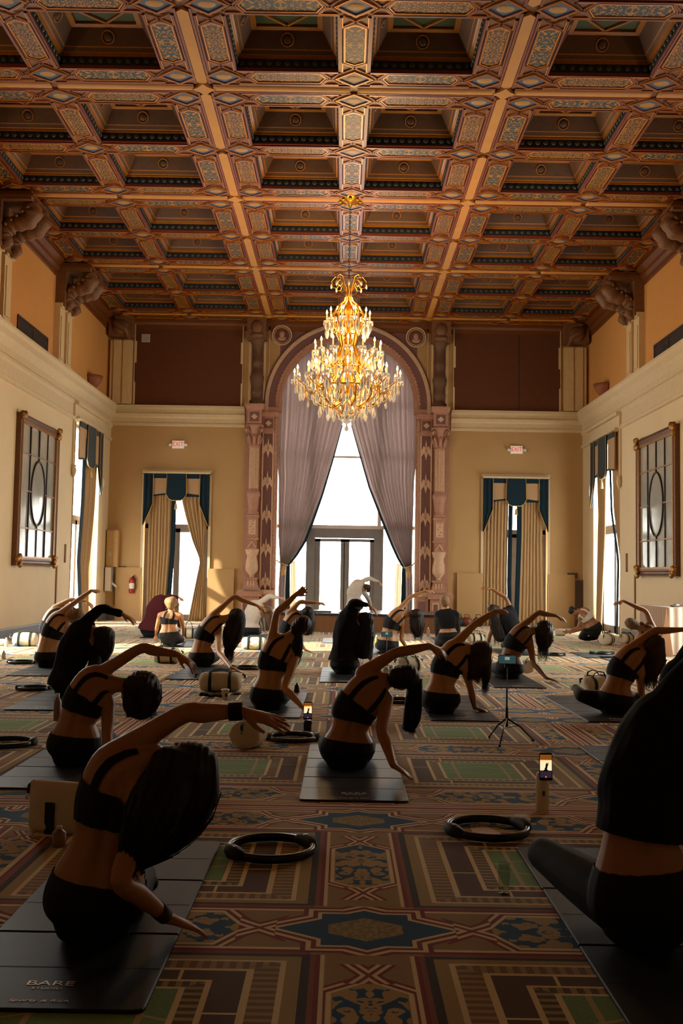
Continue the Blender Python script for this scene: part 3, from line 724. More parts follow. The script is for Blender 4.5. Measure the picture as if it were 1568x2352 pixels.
for s in (-1, 1):
    q = mb(M_STONEL)
    q.tube([(s*1.87+.27*math.cos(2*math.pi*k/24), -.06, 1.93+.27*math.sin(2*math.pi*k/24)) for k in range(24)], .022, 6, True)
    q.tube([(s*1.87+.22*math.cos(2*math.pi*k/24), -.05, 1.93+.22*math.sin(2*math.pi*k/24)) for k in range(24)], .012, 5, True)
    q.mat(M_DCOL); q.lathe([(0, 0), (.2, 0)], (0, 0, 0), 16); m_ = len(q.v)
    for i in range(m_-32, m_): x, y, z = q.v[i]; q.v[i] = (s*1.87+x, -.03, 1.93+y)
    q.mat(M_STONE); q.smooth = True; q.ell((s*1.87, -.05, 1.96), .08, .05, .10, 10, 8); q.ell((s*1.87, -.04, 1.84), .13, .03, .07, 10, 6); q.smooth = False
    q.build('roundel', ar)
    q = mb(M_STONEL); q.box(min(s*2.19, s*2.22), max(s*2.19, s*2.22), -.04, 0, .75, 2.27); q.box(min(s*.6, s*2.22), max(s*.6, s*2.22), -.04, 0, 2.24, 2.28); q.build('spandrel_frame', ar)

# ---------------------------------------------------------------- windows and doors
M_DARKW = plain('haze_lightened_timber', '#6a6462', .6, var=.2, scale=6)  # dark timber, its colour lightened to mimic haze from the window
M_PALEW = plain('blown_out_timber', '#b9a79c', .55, var=.1)  # frame colour paled to imitate blow-out against the bright sky
def m_glass():
    m = bpy.data.materials.new('window_glass'); m.use_nodes = True; nt = m.node_tree; nt.nodes.clear()
    o = nt.nodes.new('ShaderNodeOutputMaterial'); mx = nt.nodes.new('ShaderNodeMixShader'); t = nt.nodes.new('ShaderNodeBsdfTransparent'); g = nt.nodes.new('ShaderNodeBsdfGlossy')
    t.inputs[0].default_value = (.93, .95, .95, 1); g.inputs['Roughness'].default_value = .03; mx.inputs[0].default_value = .06
    nt.links.new(t.outputs[0], mx.inputs[1]); nt.links.new(g.outputs[0], mx.inputs[2]); nt.links.new(mx.outputs[0], o.inputs[0]); return m
M_GLASS = m_glass()
YW = YB+.26
wn = bpy.data.objects.new('window_1', None); COL.objects.link(wn); struct(wn)
b = mb(M_DARKW); b.box(-1.02, 1.12, YW-.05, YW+.05, 2.36, 2.62); b.box(-1.02, -.78, YW-.06, YW+.06, 0, 2.62); b.box(.86, 1.12, YW-.06, YW+.06, 0, 2.62); b.build('door_frame', wn)
b = mb(M_PALEW)
for x in (-.90, 1.0): b.box(x-.05, x+.05, YW-.05, YW+.05, 2.62, 7.8)
b.box(-1.84, 1.98, YW-.04, YW+.04, 2.62, 2.72); b.box(-1.84, 1.98, YW-.02, YW+.02, 4.6, 4.66); b.box(-1.84, 1.98, YW-.02, YW+.02, 6.05, 6.12); b.build('upper_frame', wn)
b = mb(M_DARKW)
for x0 in (-.78, .03):
    d = mb(M_DARKW); x1 = x0+.83
    for a0, a1, z0, z1 in ((x0, x0+.15, .02, 2.34), (x1-.11, x1, .02, 2.34), (x0, x1, .02, .30), (x0, x1, 2.26, 2.34)): d.box(a0, a1, YW-.03, YW+.03, z0, z1)
    dd = d.build('door_leaf', wn); g = mb(M_GLASS); g.box(x0+.15, x1-.11, YW-.004, YW+.004, .30, 2.26); g.build('pane', dd)
    g = mb(M_DARKW); g.box((x0+x1+.04)/2-.006, (x0+x1+.04)/2+.006, YW-.01, YW+.01, .3, 2.26)
    for k in range(1, 8): g.box(x0+.15, x1-.11, YW-.005, YW+.005, .3+.245*k-.003, .3+.245*k+.003)
    g.build('glazing_bar', dd)
for x0, x1 in ((-1.84, -1.02), (1.12, 1.98)):
    g = mb(M_GLASS); g.box(x0, x1, YW-.004, YW+.004, 0, 2.62); g.build('side_pane', wn)
g = mb(M_GLASS); g.box(-1.84, 1.98, YW-.004, YW+.004, 2.72, 7.95); g.build('upper_pane', wn)
def small_window(name, P, W, z1, ztrans, post=()):
    w_ = bpy.data.objects.new(name, None); COL.objects.link(w_); struct(w_)
    def bx(m, a0, a1, z0, z1_, d0=-.04, d1=.04):
        q = mb(m); vs = [P(a, d, z) for z in (z0, z1_) for d in (d0, d1) for a in (a0, a1)]
        q.add(vs, [(0, 2, 3, 1), (4, 5, 7, 6), (0, 1, 5, 4), (1, 3, 7, 5), (3, 2, 6, 7), (2, 0, 4, 6)]); return q
    def j(qs):
        r = mb();
        for q in qs: r.mat(q.mats[0]); r.add(q.v, q.f)
        return r
    j([bx(M_DARKW, 0, .09/W, 0, z1), bx(M_DARKW, 1-.09/W, 1, 0, z1), bx(M_DARKW, 0, 1, z1-.09, z1)]).build('window_frame', w_)
    bx(M_DARKW, 0, 1, ztrans, ztrans+.12).build('transom', w_)
    for a0, a1 in ((.09/W, .5), (.5, 1-.09/W)):
        l = j([bx(M_DARKW, a0, a0+.08/W, 0, ztrans, -.03, .03), bx(M_DARKW, a1-.08/W, a1, 0, ztrans, -.03, .03), bx(M_DARKW, a0, a1, 0, .18, -.03, .03), bx(M_DARKW, a0, a1, ztrans-.1, ztrans, -.03, .03)]).build('door_leaf', w_)
        bx(M_GLASS, a0+.08/W, a1-.08/W, .18, ztrans-.1, -.003, .003).build('pane', l)
    bx(M_GLASS, .09/W, 1-.09/W, ztrans+.12, z1-.09, -.003, .003).build('upper_pane', w_)
    return w_
PBL = lambda a, d, z: (-5.50+1.78*a, YW-d, z)
PBR = lambda a, d, z: (3.86+1.76*a, YW-d, z)
PLW = lambda a, d, z: (XL-.26+d, 23.75+2.6*a, z)
PRW = lambda a, d, z: (XR+.26-d, 23.75+2.5*a, z)
small_window('window_2', PBL, 1.78, 4.02, 2.55); small_window('window_3', PBR, 1.76, 4.05, 2.55)
small_window('window_4', PLW, 2.6, 5.0, 2.6); small_window('window_5', PRW, 2.5, 4.95, 2.6)
small_window('window_6', lambda a, d, z: (XL-.26+d, 15.1+2.6*a, z), 2.6, 5.0, 2.6); small_window('window_7', lambda a, d, z: (XR+.26-d, 15.1+2.6*a, z), 2.6, 5.0, 2.6)

# ---------------------------------------------------------------- cloth
def m_cloth(name, c, trans=.35, c2=None, rough=.9, stripe=0):
    a = MAT(name, rough, 0, .2); n = a.noise(a.pos(), 40, 3); cc = lin(c); a.color(a.mix(n, tuple(v*.88 for v in cc), tuple(v*1.1 for v in cc)))
    a.b.inputs['Sheen Weight'].default_value = .2; a.bump(a.noise(a.pos(), 160, 2), .15, .003)
    t = a.node('ShaderNodeBsdfTranslucent'); t.inputs[0].default_value = (*cc, 1)
    mx = a.node('ShaderNodeMixShader'); mx.inputs[0].default_value = trans; out = [n for n in a.nt.nodes if n.type == 'OUTPUT_MATERIAL'][0]
    a.nt.links.new(a.b.outputs[0], mx.inputs[1]); a.nt.links.new(t.outputs[0], mx.inputs[2]); a.nt.links.new(mx.outputs[0], out.inputs[0]); return a.m
M_MAUVE = m_cloth('mauve_grey_drape', '#9f908c', .48); M_TEAL = m_cloth('dark_teal_lining', '#0d2530', .06); M_TANC = m_cloth('tan_drape', '#a98a62', .12)
M_TANS = m_cloth('tan_swag_cloth', '#b3906a', .1); M_SHEER = m_cloth('cream_sheer', '#e2d6c2', .5); M_TRIM = plain('gold_braid', '#b08b4a', .6, bump=.5, scale=60)
def interp(v, pts):                     # piecewise-linear with smooth ends
    if v >= pts[0][0]: return pts[0][1]
    for (v0, a0), (v1, a1) in zip(pts, pts[1:]):
        if v >= v1: t = (v-v0)/(v1-v0); return a0+(a1-a0)*t
    return pts[-1][1]
def drape(name, P, ztop, zs, e0, e1, folds, amp, m, seed=0, parent=None, thick=True, t0=0, t1=1, dd=0, ncol=None):
    """cloth between edge curves e0(z), e1(z); P(x, d, z)"""
    rnd = random.Random(seed); nc = ncol or folds*8; ph = [rnd.uniform(-.35, .35) for _ in range(folds+2)]
    cols = []
    for i in range(len(zs)+1):
        row = []
        for j in range(nc+1):
            t = t0+(t1-t0)*j/nc
            z = ztop(t) if i == 0 else min(zs[i-1], ztop(t))
            a0, a1 = e0(z), e1(z); wdt = abs(a1-a0)
            ft = t*folds; k = int(ft); wob = ph[min(k, folds)]
            sc = min(1, max(.25, wdt/(folds*.16)))*1.0
            dpt = amp*(math.sin(2*math.pi*ft+wob)+.35*math.sin(4*math.pi*ft+ph[(k+1) % len(ph)]*3))*(.75+.25*sc)
            row.append(P(a0+(a1-a0)*t, dpt+dd, z))
        cols.append(row)
    q = mb(m, True); q.grid(cols); o = q.build(name, parent)
    md = o.modifiers.new('solid', 'SOLIDIFY'); md.thickness = .006
    return o
def zlist(z0, z1, n): return [z0+(z1-z0)*i/n for i in range(n+1)]
PG = lambda x, d, z: (x, YB+.10-d, z)
def archtop(x): return ASP+math.sqrt(max(.0, 1.90**2-(x-AX)**2))-.0
def pxedge(pts): return [(at(x, y, YB+.1).z, at(x, y, YB+.1).x) for x, y in pts]
for side, sg, pts, botx in (('left', -1, [(794, 900), (787, 972), (762, 1060), (737, 1140), (715, 1200), (697, 1245), (675, 1280), (660, 1297)], None), ('right', 1, [(798, 900), (806, 972), (820, 1020), (850, 1120), (878, 1190), (902, 1250), (918, 1285), (929, 1303)], None)):
    ed = pxedge(pts); ed = [(9, AX-sg*.05), (ed[0][0], AX-sg*.02)]+ed[1:]; zt = ed[-1][0]; xo = AX+sg*1.90; tip = ed[-1][1]
    c = thing('curtain', 'tall mauve-grey curtain gathered to the %s side of the great arched window' % side, 'curtain', (0, 0, 0), group=None)
    e_in = lambda z, ed=ed: interp(z, ed)
    oe = [(4.6, xo+sg*.035), (4.0, xo-sg*.02), (zt+.8, xo+sg*-.05), (zt, tip+sg*.20)]
    e_out = lambda z, oe=oe: interp(z, oe)
    top = lambda t, xo=xo: archtop(xo+(AX-xo)*t)-.03
    o = drape('drape_cloth', PG, top, zlist(7.6, zt, 46), e_out, e_in, 13, .055, M_MAUVE, 3+sg, c)
    # teal edge (folded-back lining)
    e2 = lambda z, e=e_in: e(z)-sg*(.02+.05*max(0, min(1, (5.6-z)/3)))
    drape('lining_edge', PG, lambda t: 5.5, zlist(5.45, zt, 30), e_in, e2, 1, .008, M_TEAL, 4, c, dd=.03, ncol=4)
    # tail below the tie
    z0 = zt
    tail_o = lambda z: tip+sg*(.20+.03*math.sin(z*2)); tail_i = lambda z: tip+sg*.03-sg*.0
    drape('tail_cloth', PG, lambda t: z0, zlist(z0-.05, .02, 12), tail_o, lambda z: tip+sg*.02+sg*.02*math.sin(z*2), 4, .05, M_MAUVE, 8, c)
    drape('tail_lining', PG, lambda t: z0, zlist(z0-.05, .02, 12), lambda z: tip+sg*.02+sg*.02*math.sin(z*2), lambda z: tip-sg*(.10-.02*z), 1, .02, M_TEAL, 8, c, dd=.01, ncol=5)
    drape('sheer_cloth', PG, lambda t: z0+.1, zlist(z0, .02, 12), lambda z: tip-sg*.09, lambda z: tip-sg*(.26-.07*max(0, z-1.1)), 2, .02, M_SHEER, 9, c, dd=-.04)
    q = mb(M_TRIM, True); q.tube([(xo+sg*.0, YB+.16, zt+.12), (tip+sg*.2, YB-.02, zt+.05), (tip+sg*.08, YB-.02, zt), (tip-sg*.01, YB+.06, zt-.02), (tip+sg*.05, YB+.16, zt)], .02, 8); q.build('tieback', c)
    q = mb(M_TRIM, True); q.lathe([(.0, .08), (.03, .06), (.025, .0), (.05, -.05), (.06, -.2), (0, -.2)], (tip+sg*.10, YB-.04, zt-.1), 8); q.build('tassel', c)
# valances and drapes of the four smaller openings
def dress(where, P, W, ztop, zb, tail, spec, tails=(1, 1)):
    v = thing('valance', 'dark teal and tan shaped valance above the %s' % where, 'valance')
    def piece(name, poly, m, d0, d1, parent=v):
        q = mb(m); q.prism(poly, lambda a, z, t: P(a, t, z), d0, d1); return q.build(name, parent)
    zc = zb
    piece('pelmet_board', [(-.02, ztop-.0), (1.02, ztop), (1.02, ztop+.05), (-.02, ztop+.05)], M_CORN, .18, .42)
    piece('swag_panel', [(.12, ztop), (.36, ztop), (.36, zc+.12), (.13, zc+.06)], M_TANS, .30, .33)
    piece('swag_panel', [(.64, ztop), (.88, ztop), (.87, zc+.06), (.64, zc+.12)], M_TANS, .30, .33)
    piece('swag_band', [(.12, ztop), (.88, ztop), (.88, ztop-.13), (.12, ztop-.13)], M_TEAL, .325, .345)
    for a0, a1 in ((.13, .36), (.64, .87)): piece('swag_hem', [(a0, zc+.055+.0), (a1, zc+.115 if a0 < .5 else zc+.055), (a1, zc+.155 if a0 < .5 else zc+.1), (a0, zc+.1 if a0 < .5 else zc+.155)], M_TEAL, .325, .34)
    cp = [(.35, ztop), (.65, ztop), (.66, zc+.12), (.62, zc), (.57, zc-.05), (.43, zc-.05), (.38, zc), (.34, zc+.12)]
    piece('centre_panel', cp, M_TEAL, .345, .38)
    q = mb(M_TRIM, True); q.tube([P(a, .385, z) for a, z in cp[2:]], .014, 6); q.tube([P(.35, .385, ztop), P(.34, .385, zc+.12)], .010, 5); q.tube([P(.65, .385, ztop), P(.66, .385, zc+.12)], .010, 5); q.build('braid', v)
    q = mb(M_TRIM, True); q.tube([P(.5, .39, zc-.05), P(.5, .39, zc-.12), P(.5, .39, zc-.16), P(.5, .39, zc-.30)], [.012, .012, .03, .045], 8); q.build('tassel', v)
    for k, s in enumerate((0, 1)):
        if not tails[k]: continue
        f = (lambda a: a) if s == 0 else (lambda a: 1-a)
        q = mb(M_TEAL, True); rows = []
        for i in range(13):
            t = i/12; z = ztop-(ztop-tail)*t; wd = .15 if t < .55 else .15*(1-(t-.55)/.45)+.012
            rows.append([P(f(-.01+wd*j/6), .34+.03*math.sin(j*2.2), z) for j in range(7)])
        q.grid(rows); o = q.build('tail', v); md = o.modifiers.new('s', 'SOLIDIFY'); md.thickness = .01
        q = mb(M_TRIM, True); q.tube([P(f(-.01+(.15 if i < 7 else .15*(1-(i/12-.55)/.45)+.012)), .37, ztop-(ztop-tail)*i/12) for i in range(13)], .009, 5); q.build('tail_braid', v)
    for nm, lab, p0, p1, folds, lin_, in spec:
        c = thing('curtain', lab, 'curtain')
        e0 = lambda z, p=p0: interp(z, p); e1 = lambda z, p=p1: interp(z, p)
        drape('drape_cloth', lambda a, d, z: P(a, d+.22, z), lambda t: ztop, zlist(ztop-.1, .02, 30), e0, e1, folds, .03, M_TANC, hash(nm) % 97 if False else len(lab), c)
        if lin_:
            e, sg, wdt = (e1, 1, lin_) if lin_ > 0 else (e0, -1, -lin_)
            drape('lining_edge', lambda a, d, z: P(a, d+.25, z), lambda t: ztop-.3, zlist(ztop-.4, .02, 24), e, lambda z, e=e: e(z)+sg*wdt/W, 2, .015, M_TEAL, 5, c, ncol=8)
    return v
dress('left back-wall doorway', PBL, 1.78, 4.05, 3.36, 2.62, [
    ('a', 'straight tan striped curtain with teal edge, left half of the left back-wall doorway', [(4, .07), (0, .08)], [(4, .42), (2, .42), (0, .36)], 7, .13),
    ('b', 'tan curtain tied back to the right in the left back-wall doorway', [(3.3, .58), (2.9, .64), (2.2, .76), (1.75, .87), (1.6, .88), (1.2, .84), (0, .72)], [(4, .97), (2.6, .97), (1.9, .95), (1.65, .95), (0, .98)], 6, 0)])
dress('right back-wall doorway', PBR, 1.76, 4.07, 3.36, 2.60, [
    ('c', 'straight tan striped curtain, left half of the right back-wall doorway', [(4, .02), (0, .0)], [(4, .40), (2.5, .385), (1.2, .375), (0, .39)], 7, .12),
    ('d', 'straight tan striped curtain, right half of the right back-wall doorway', [(4, .60), (2.5, .60), (1.2, .58), (0, .56)], [(4, .96), (2.4, .93), (0, .96)], 7, -.13)])
dress('left side-wall window', lambda a, d, z: PLW(a, d-.02, z), 2.6, 4.98, 3.98, 3.35, [
    ('e', 'narrow brown-shadowed curtain at the near edge of the left side window', [(5, -.01), (0, -.01)], [(5, .14), (0, .08)], 3, 0),
    ('f', 'tan curtain with teal lining on the far part of the left side window', [(5, .50), (3, .48), (1.6, .40), (0, .56)], [(5, 1.0), (3, .93), (1.6, .8), (1.4, .74), (0, .82)], 7, -.30)], (0, 1))
dress('right side-wall window', lambda a, d, z: PRW(a, d-.02, z), 2.5, 4.93, 3.92, 3.2, [
    ('g', 'dark tan curtain pulled to the near edge of the right side window', [(5, -.01), (0, -.01)], [(5, .40), (3, .30), (1.9, .08), (1.7, .06), (0, .12)], 4, .16),
    ('h', 'tan curtain hanging at the far part of the right side window', [(5, .55), (2.5, .62), (0, .78)], [(5, .96), (3, .88), (0, .98)], 6, 0)], (0, 1))
# mouldings round the side windows
def frame_trim(name, P, W, ztop):
    t = bpy.data.objects.new(name, None); COL.objects.link(t); struct(t)
    def bx(m, a0, a1, z0, z1, d0, d1):
        q = mb(m); q.prism([(a0, z0), (a1, z0), (a1, z1), (a0, z1)], lambda a, z, tt: P(a, tt, z), d0, d1); return q
    w = 1/W
    bx(M_CORN, -.22*w, 1+.22*w, ztop+.02, ztop+.30, .26, .33).build('head_moulding', t); bx(M_CORN, -.26*w, 1+.26*w, ztop+.30, ztop+.38, .26, .42).build('head_cap', t)
    for a in (-.16*w, 1+.10*w):
        bx(M_CORN, a, a+.06*w, ztop-1.15, ztop+.3, .26, .30).build('side_moulding', t)
        q = mb(M_CORN, True); c = P(a+.03*w, .31, 0); q.lathe([(0, ztop-1.5), (.05, ztop-1.38), (.075, ztop-1.28), (.05, ztop-1.2), (.06, ztop-1.15), (0, ztop-1.13)], (c[0], c[1], 0), 10); q.build('drop_finial', t)
frame_trim('trim_window_left', PLW, 2.6, 5.0); frame_trim('trim_window_right', PRW, 2.5, 4.95)
def thin_trim(name, P, W, ztop):
    t = bpy.data.objects.new(name, None); COL.objects.link(t); struct(t); w = 1/W
    for a0, a1, z0, z1, nm in ((-.07*w, 0, 1.2, ztop, 'side_moulding'), (1, 1+.07*w, 1.2, ztop, 'side_moulding'), (-.07*w, 1+.07*w, ztop+.07, ztop+.14, 'head_moulding')):
        q = mb(M_CORN); q.prism([(a0, z0), (a1, z0), (a1, z1), (a0, z1)], lambda a, z, tt: P(a, tt, z), .24, .30); q.build(nm, t)
    for a0, a1 in ((-.72*w, -.02*w), (1+.02*w, 1+.75*w)):
        q = mb(M_WALLB); q.prism([(a0, 0), (a1, 0), (a1, 1.45), (a0, 1.45)], lambda a, z, tt: P(a, tt, z), .24, .33); q.build('dado_block', t)
thin_trim('trim_doorway_left', PBL, 1.78, 4.02); thin_trim('trim_doorway_right', PBR, 1.76, 4.05)
# slim wall mouldings on the side walls below the mirrors
for side, X, s, px_ in (('left', XL, 1, (129, 1305, 1400)), ('right', XR, -1, (1459, 1320, 1420))):
    y = onx(px_[0], px_[1], X).y
    q = mb(plain('brown_moulding', '#8a6638', .6)); q.box(min(X, X+s*.03), max(X, X+s*.03), y-.03, y+.03, .25, 1.45); q.box(min(X, X+s*.03), max(X, X+s*.03), y+.62, y+.70, 1.52, 1.95); struct(q.build('trim_wall_strip_'+side))

# ---------------------------------------------------------------- exit signs, wall boxes
M_EXW = plain('exit_sign_white', '#e6dccd', .5); M_EXR = plain('exit_red_letters', '#c8200f', .5, emit='#ff2a12', es=.25)
for side, cx_, cy_ in (('left', 409, 1021), ('right', 1186, 1033)):
    p = at(cx_, cy_, YB-.05); t = thing('exit_sign', 'white EXIT sign with red letters on the back wall, %s of the arch' % side, 'exit sign', (p.x, YB, p.z))
    mb(M_EXW).box(-.17, .17, -.06, 0, -.11, .11).build('housing', t); mb(plain('exit_face', '#e8dccf', .4, emit='#ffdcc8', es=.18)).box(-.155, .155, -.066, -.06, -.095, .095).build('face', t)
    for s in (-1, 1):
        q = mb(M_EXW, True); q.tube([(s*.17, -.04, 0), (s*.22, -.05, 0)], .02, 8); q.tube([(s*.21, -.02, 0), (s*.22, -.10, -.01)], [.035, .05], 10); q.build('emergency_lamp', t)
    text('EXIT', .17, M_EXR, (0, -.068, 0), (H2, 0, 0), t, 'letters', sx=.85)
def panelbox(name, label, cat, x0, x1, z0, z1, dep, m, extra=None):
    t = thing(name, label, cat, ((x0+x1)/2, YB, z0)); w2 = (x1-x0)/2; h = z1-z0
    mb(m).box(-w2, w2, -dep, 0, 0, h).build('housing', t)
    return t, w2, h
M_BEIGEM = plain('beige_metal_box', '#b4905a', .5); M_GREYM = plain('pale_grey_metal', '#a7a29a', .4); M_DKP = plain('dark_grille_panel', '#4a3a26', .7, scale=80, var=.3)
t, w2, h = panelbox('fuse_box', 'tall beige metal box high on the back wall near the left corner', 'box', XL+.03, at(274, 1260, YB).x, at(250, 1302, YB).z, at(250, 1218, YB).z, .2, M_BEIGEM)
mb(M_BEIGEM).box(-w2+.02, w2-.12, -.215, -.2, .02, h-.02).build('door', t); mb(M_GREYM).box(-w2+.06, -w2+.14, -.225, -.215, .28, .42).build('latch', t)
t, w2, h = panelbox('paper_towel_box', 'pale grey metal wall box with a white paper flap, below the tall beige box', 'box', XL+.03, at(258, 1330, YB-.1).x, at(245, 1358, YB).z, at(245, 1302, YB).z, .26, M_GREYM)
mb(M_EXW).box(-w2+.01, w2-.01, -.275, -.26, .02, h-.02).build('door', t); q = mb(plain('white_paper', '#ded6ca', .8)); q.prism([(w2, .20), (w2+.13, .10), (w2+.13, .16), (w2, .27)], lambda a, z, tt: (a, -tt, z), .15, .16); q.build('paper_flap', t)
for side, a, b_ in (('left', (262, 1387), (295, 1318)), ('right', (1293, 1396), (1339, 1334))):
    p, q_ = at(*a, YB), at(*b_, YB); t, w2, h = panelbox('heating_grille', 'dark brown wall grille panel at floor level in the %s back corner' % side, 'grille', p.x, q_.x, p.z, q_.z, .06, M_DKP)
    mb(plain('grille_rim', '#6b4f30', .6)).box(-w2-.02, w2+.02, -.05, 0, -.02, 0).box(-w2-.02, w2+.02, -.05, 0, h, h+.02).build('rim', t)
    for k in range(12): z = .04+(h-.08)*k/12; mb(M_VENTB).box(-w2+.03, w2-.03, -.068, -.06, z, z+.012).build('blade', t)
    tt = thing('wall_sensor', 'small dark square box above the %s floor grille' % side, 'box', ((p.x+q_.x)/2, YB, q_.z+.05)); mb(M_DKP).box(-.16, .10, -.05, 0, 0, .16).build('housing', tt); mb(M_VENT).box(-.06, .0, -.06, -.05, .05, .11).build('button', tt)
# fire extinguisher
p = at(304, 1362, YB); t = thing('fire_extinguisher', 'red fire extinguisher with white label hanging left of the left doorway', 'fire extinguisher', (p.x, YB-.10, p.z))
mb(plain('red_enamel', '#8e1410', .3), True).lathe([(0, 0), (.07, .0), (.075, .02), (.075, .34), (.06, .39), (.03, .42), (.03, .44), (0, .44)], n=16).build('cylinder', t)
mb(plain('ext_label', '#cfc6b8', .5), True).lathe([(.0765, .12), (.0765, .27)], n=16).build('label', t)
mb(plain('black_rubber', '#101010', .6), True).tube([(0, -.0, .44), (.05, -.02, .47), (.10, -.03, .40), (.10, -.02, .2), (.085, -.02, .1)], .012, 7).build('hose', t)
mb(M_GREYM).box(-.03, .07, -.015, .015, .45, .47).bar((-.02, 0, .48), (.08, 0, .52), .02, .01).build('valve_handle', t)
mb(M_GREYM).box(-.08, .08, .06, .10, .1, .13).build('bracket', t)

# ---------------------------------------------------------------- wall mirrors
M_MFR = plain('dark_gilt_frame', '#5e3a18', .4, .3, var=.4, scale=25, bump=.5); M_MGD = plain('bright_gilt_carving', '#9c6a2a', .35, .5, var=.4, scale=30, bump=.8); M_LEAD = plain('dark_bronze_bar', '#2c150c', .45, .3)
def m_mirror(name, c):
    a = MAT(name, .25, .35); n = a.noise(a.pos(), 2.5, 5, .7); a.color(a.mix(n, tuple(v*.6 for v in lin(c)), lin(c))); a.bump(a.noise(a.pos(), 3, 3), .1, .02)
    a.nt.links.new((n*.3).s, a.b.inputs['Roughness']); return a.m
M_MIR = m_mirror('mirror_glass_reflection_grey', '#c4c5ba');  # pale diffuse grey in the colour stands in for bright reflections
def mirror(side, X, s, y0, y1, z0, z1):
    yc_, zc_, hw, hh = (y0+y1)/2, (z0+z1)/2, (y1-y0)/2, (z1-z0)/2
    t = thing('wall_mirror', 'large gilt-framed mirror with leaded bars and an oval centre on the %s wall' % side, 'mirror', (X, yc_, zc_))
    fr = .17; f = lambda a, z, d: (s*d, a, z)
    mb(plain('mirror_back', '#20140c', .8)).box(min(0, s*.04), max(0, s*.04), -hw+.02, hw-.02, -hh+.02, hh-.02).build('backing', t)
    prof = [(0, 0), (0, .10), (.03, .12), (.05, .09), (.09, .08), (.11, .11), (.15, .10), (.17, .06), (.17, .03)]
    for a, b_ in ((0, 1), (1, 2), (2, 3), (3, 0)):
        cn = [(-hw, -hh), (hw, -hh), (hw, hh), (-hw, hh)]; q = mb(M_MFR)
        R = []
        for k in (a, b_):
            cx_, cz_ = cn[k]; R.append([f(cx_-math.copysign(o, cx_), cz_-math.copysign(o, cz_), d) for o, d in prof])
        q.rings(R); q.build('frame_rail', t)
    for cx_, cz_ in ((-hw, -hh), (hw, -hh), (hw, hh), (-hw, hh)):
        q = mb(M_MGD, True)
        for k in range(7):
            r_ = random.Random(k+int(cx_*10)+int(cz_*7)); px2 = cx_-math.copysign(.09, cx_)+r_.uniform(-.10, .10); pz2 = cz_-math.copysign(.09, cz_)+r_.uniform(-.10, .10)
            q.ell((s*.12, px2, pz2), .05, .065, .065, 8, 6)
        q.build('corner_carving', t)
    # gilt beaded inner edge
    q = mb(M_MGD)
    for zz in (-hh+fr, hh-fr): q.box(min(s*.05, s*.10), max(s*.05, s*.10), -hw+fr-.01, hw-fr+.01, zz-.02, zz+.02)
    for aa in (-hw+fr, hw-fr): q.box(min(s*.05, s*.10), max(s*.05, s*.10), aa-.02, aa+.02, -hh+fr, hh-fr)
    q.build('inner_bead', t)
    iw, ih = hw-fr, hh-fr; ca = [-iw, -iw*.5, 0, iw*.5, iw]; cz = [-ih, -ih*.56, 0, ih*.56, ih]
    for i in range(4):
        for j in range(4):
            q = mb(M_MIR); q.box(min(s*.045, s*.055), max(s*.045, s*.055), ca[i]+.012, ca[i+1]-.012, cz[j]+.012, cz[j+1]-.012); o = q.build('mirror_pane', t)
            o.rotation_euler = (0, random.uniform(-.004, .004), random.uniform(-.006, .006))
    q = mb(M_MIR); q.prism([(iw*.40*math.cos(k*math.pi/16), ih*.50*math.sin(k*math.pi/16)) for k in range(32)], lambda a, z, tt: f(a, z, tt), .05, .062); q.build('oval_pane', t)
    q = mb(M_LEAD, True); q.tube([f(iw*.40*math.cos(k*math.pi/24), ih*.50*math.sin(k*math.pi/24), .07) for k in range(48)], .022, 6, True); q.build('oval_bar', t)
    for k in (1, 3): q = mb(M_LEAD); q.bar(f(ca[k], -ih, .065), f(ca[k], ih, .065), .035, .03, (1, 0, 0)); q.build('upright_bar', t)
    for z0_, z1_ in ((-ih, -ih*.5), (ih*.5, ih)): q = mb(M_LEAD); q.bar(f(0, z0_, .065), f(0, z1_, .065), .035, .03, (1, 0, 0)); q.build('upright_bar', t)
    for zz in (cz[1], cz[3]): q = mb(plain('brass_bar', '#8d6a48', .4, .4)); q.bar(f(-iw, zz, .065), f(iw, zz, .065), .03, .03, (1, 0, 0)); q.build('cross_bar', t)
    for a0, a1 in ((-iw, -iw*.4), (iw*.4, iw)): q = mb(_mc['brass_bar']); q.bar(f(a0, 0, .065), f(a1, 0, .065), .03, .03, (1, 0, 0)); q.build('cross_bar', t)
mirror('left', XL, 1, 19.53, 22.2, 1.42, 4.45); mirror('right', XR, -1, 19.48, 22.08, 1.42, 4.43)

# ---------------------------------------------------------------- low stage in front of the arch
SX0, SX1, SY0, SZ = -2.0, 2.35, 23.4, .44
t = thing('stage', 'low platform with dark top and brown cloth skirt under the great window', 'stage', (0, SY0, 0))
mb(plain('dark_stage_top', '#23262b', .25, var=.2)).box(SX0, SX1, 0, 2.4, SZ-.06, SZ).build('deck', t)
M_SKIRT = m_cloth('brown_stage_skirt', '#7d5638', .02)
q = mb(M_SKIRT, True); path = [(SX0+.02, 2.3), (SX0+.02, .02), (SX1-.02, .02), (SX1-.02, 2.3)]; row = []
for (xa, ya), (xb_, yb_) in zip(path, path[1:]):
    L = math.hypot(xb_-xa, yb_-ya); n = int(L/.04)
    for k in range(n):
        t_ = k/n; w_ = .018*math.sin(k*1.1)+.01*math.sin(k*.37); dx, dy = (xb_-xa)/L, (yb_-ya)/L; row.append((xa+(xb_-xa)*t_+dy*w_, ya+(yb_-ya)*t_-dx*w_))
q.grid([[(x, y, z) for x, y in row] for z in (SZ-.06, .22, .005)]); q.build('skirt', t)
o = mb(M_DKP).box(0, .8, 0, .25, 0, .04).build('equipment_bar', None, (-1.05, SY0+.25, SZ)); tag(o, 'flat black bar lying on the left front of the stage', 'equipment')
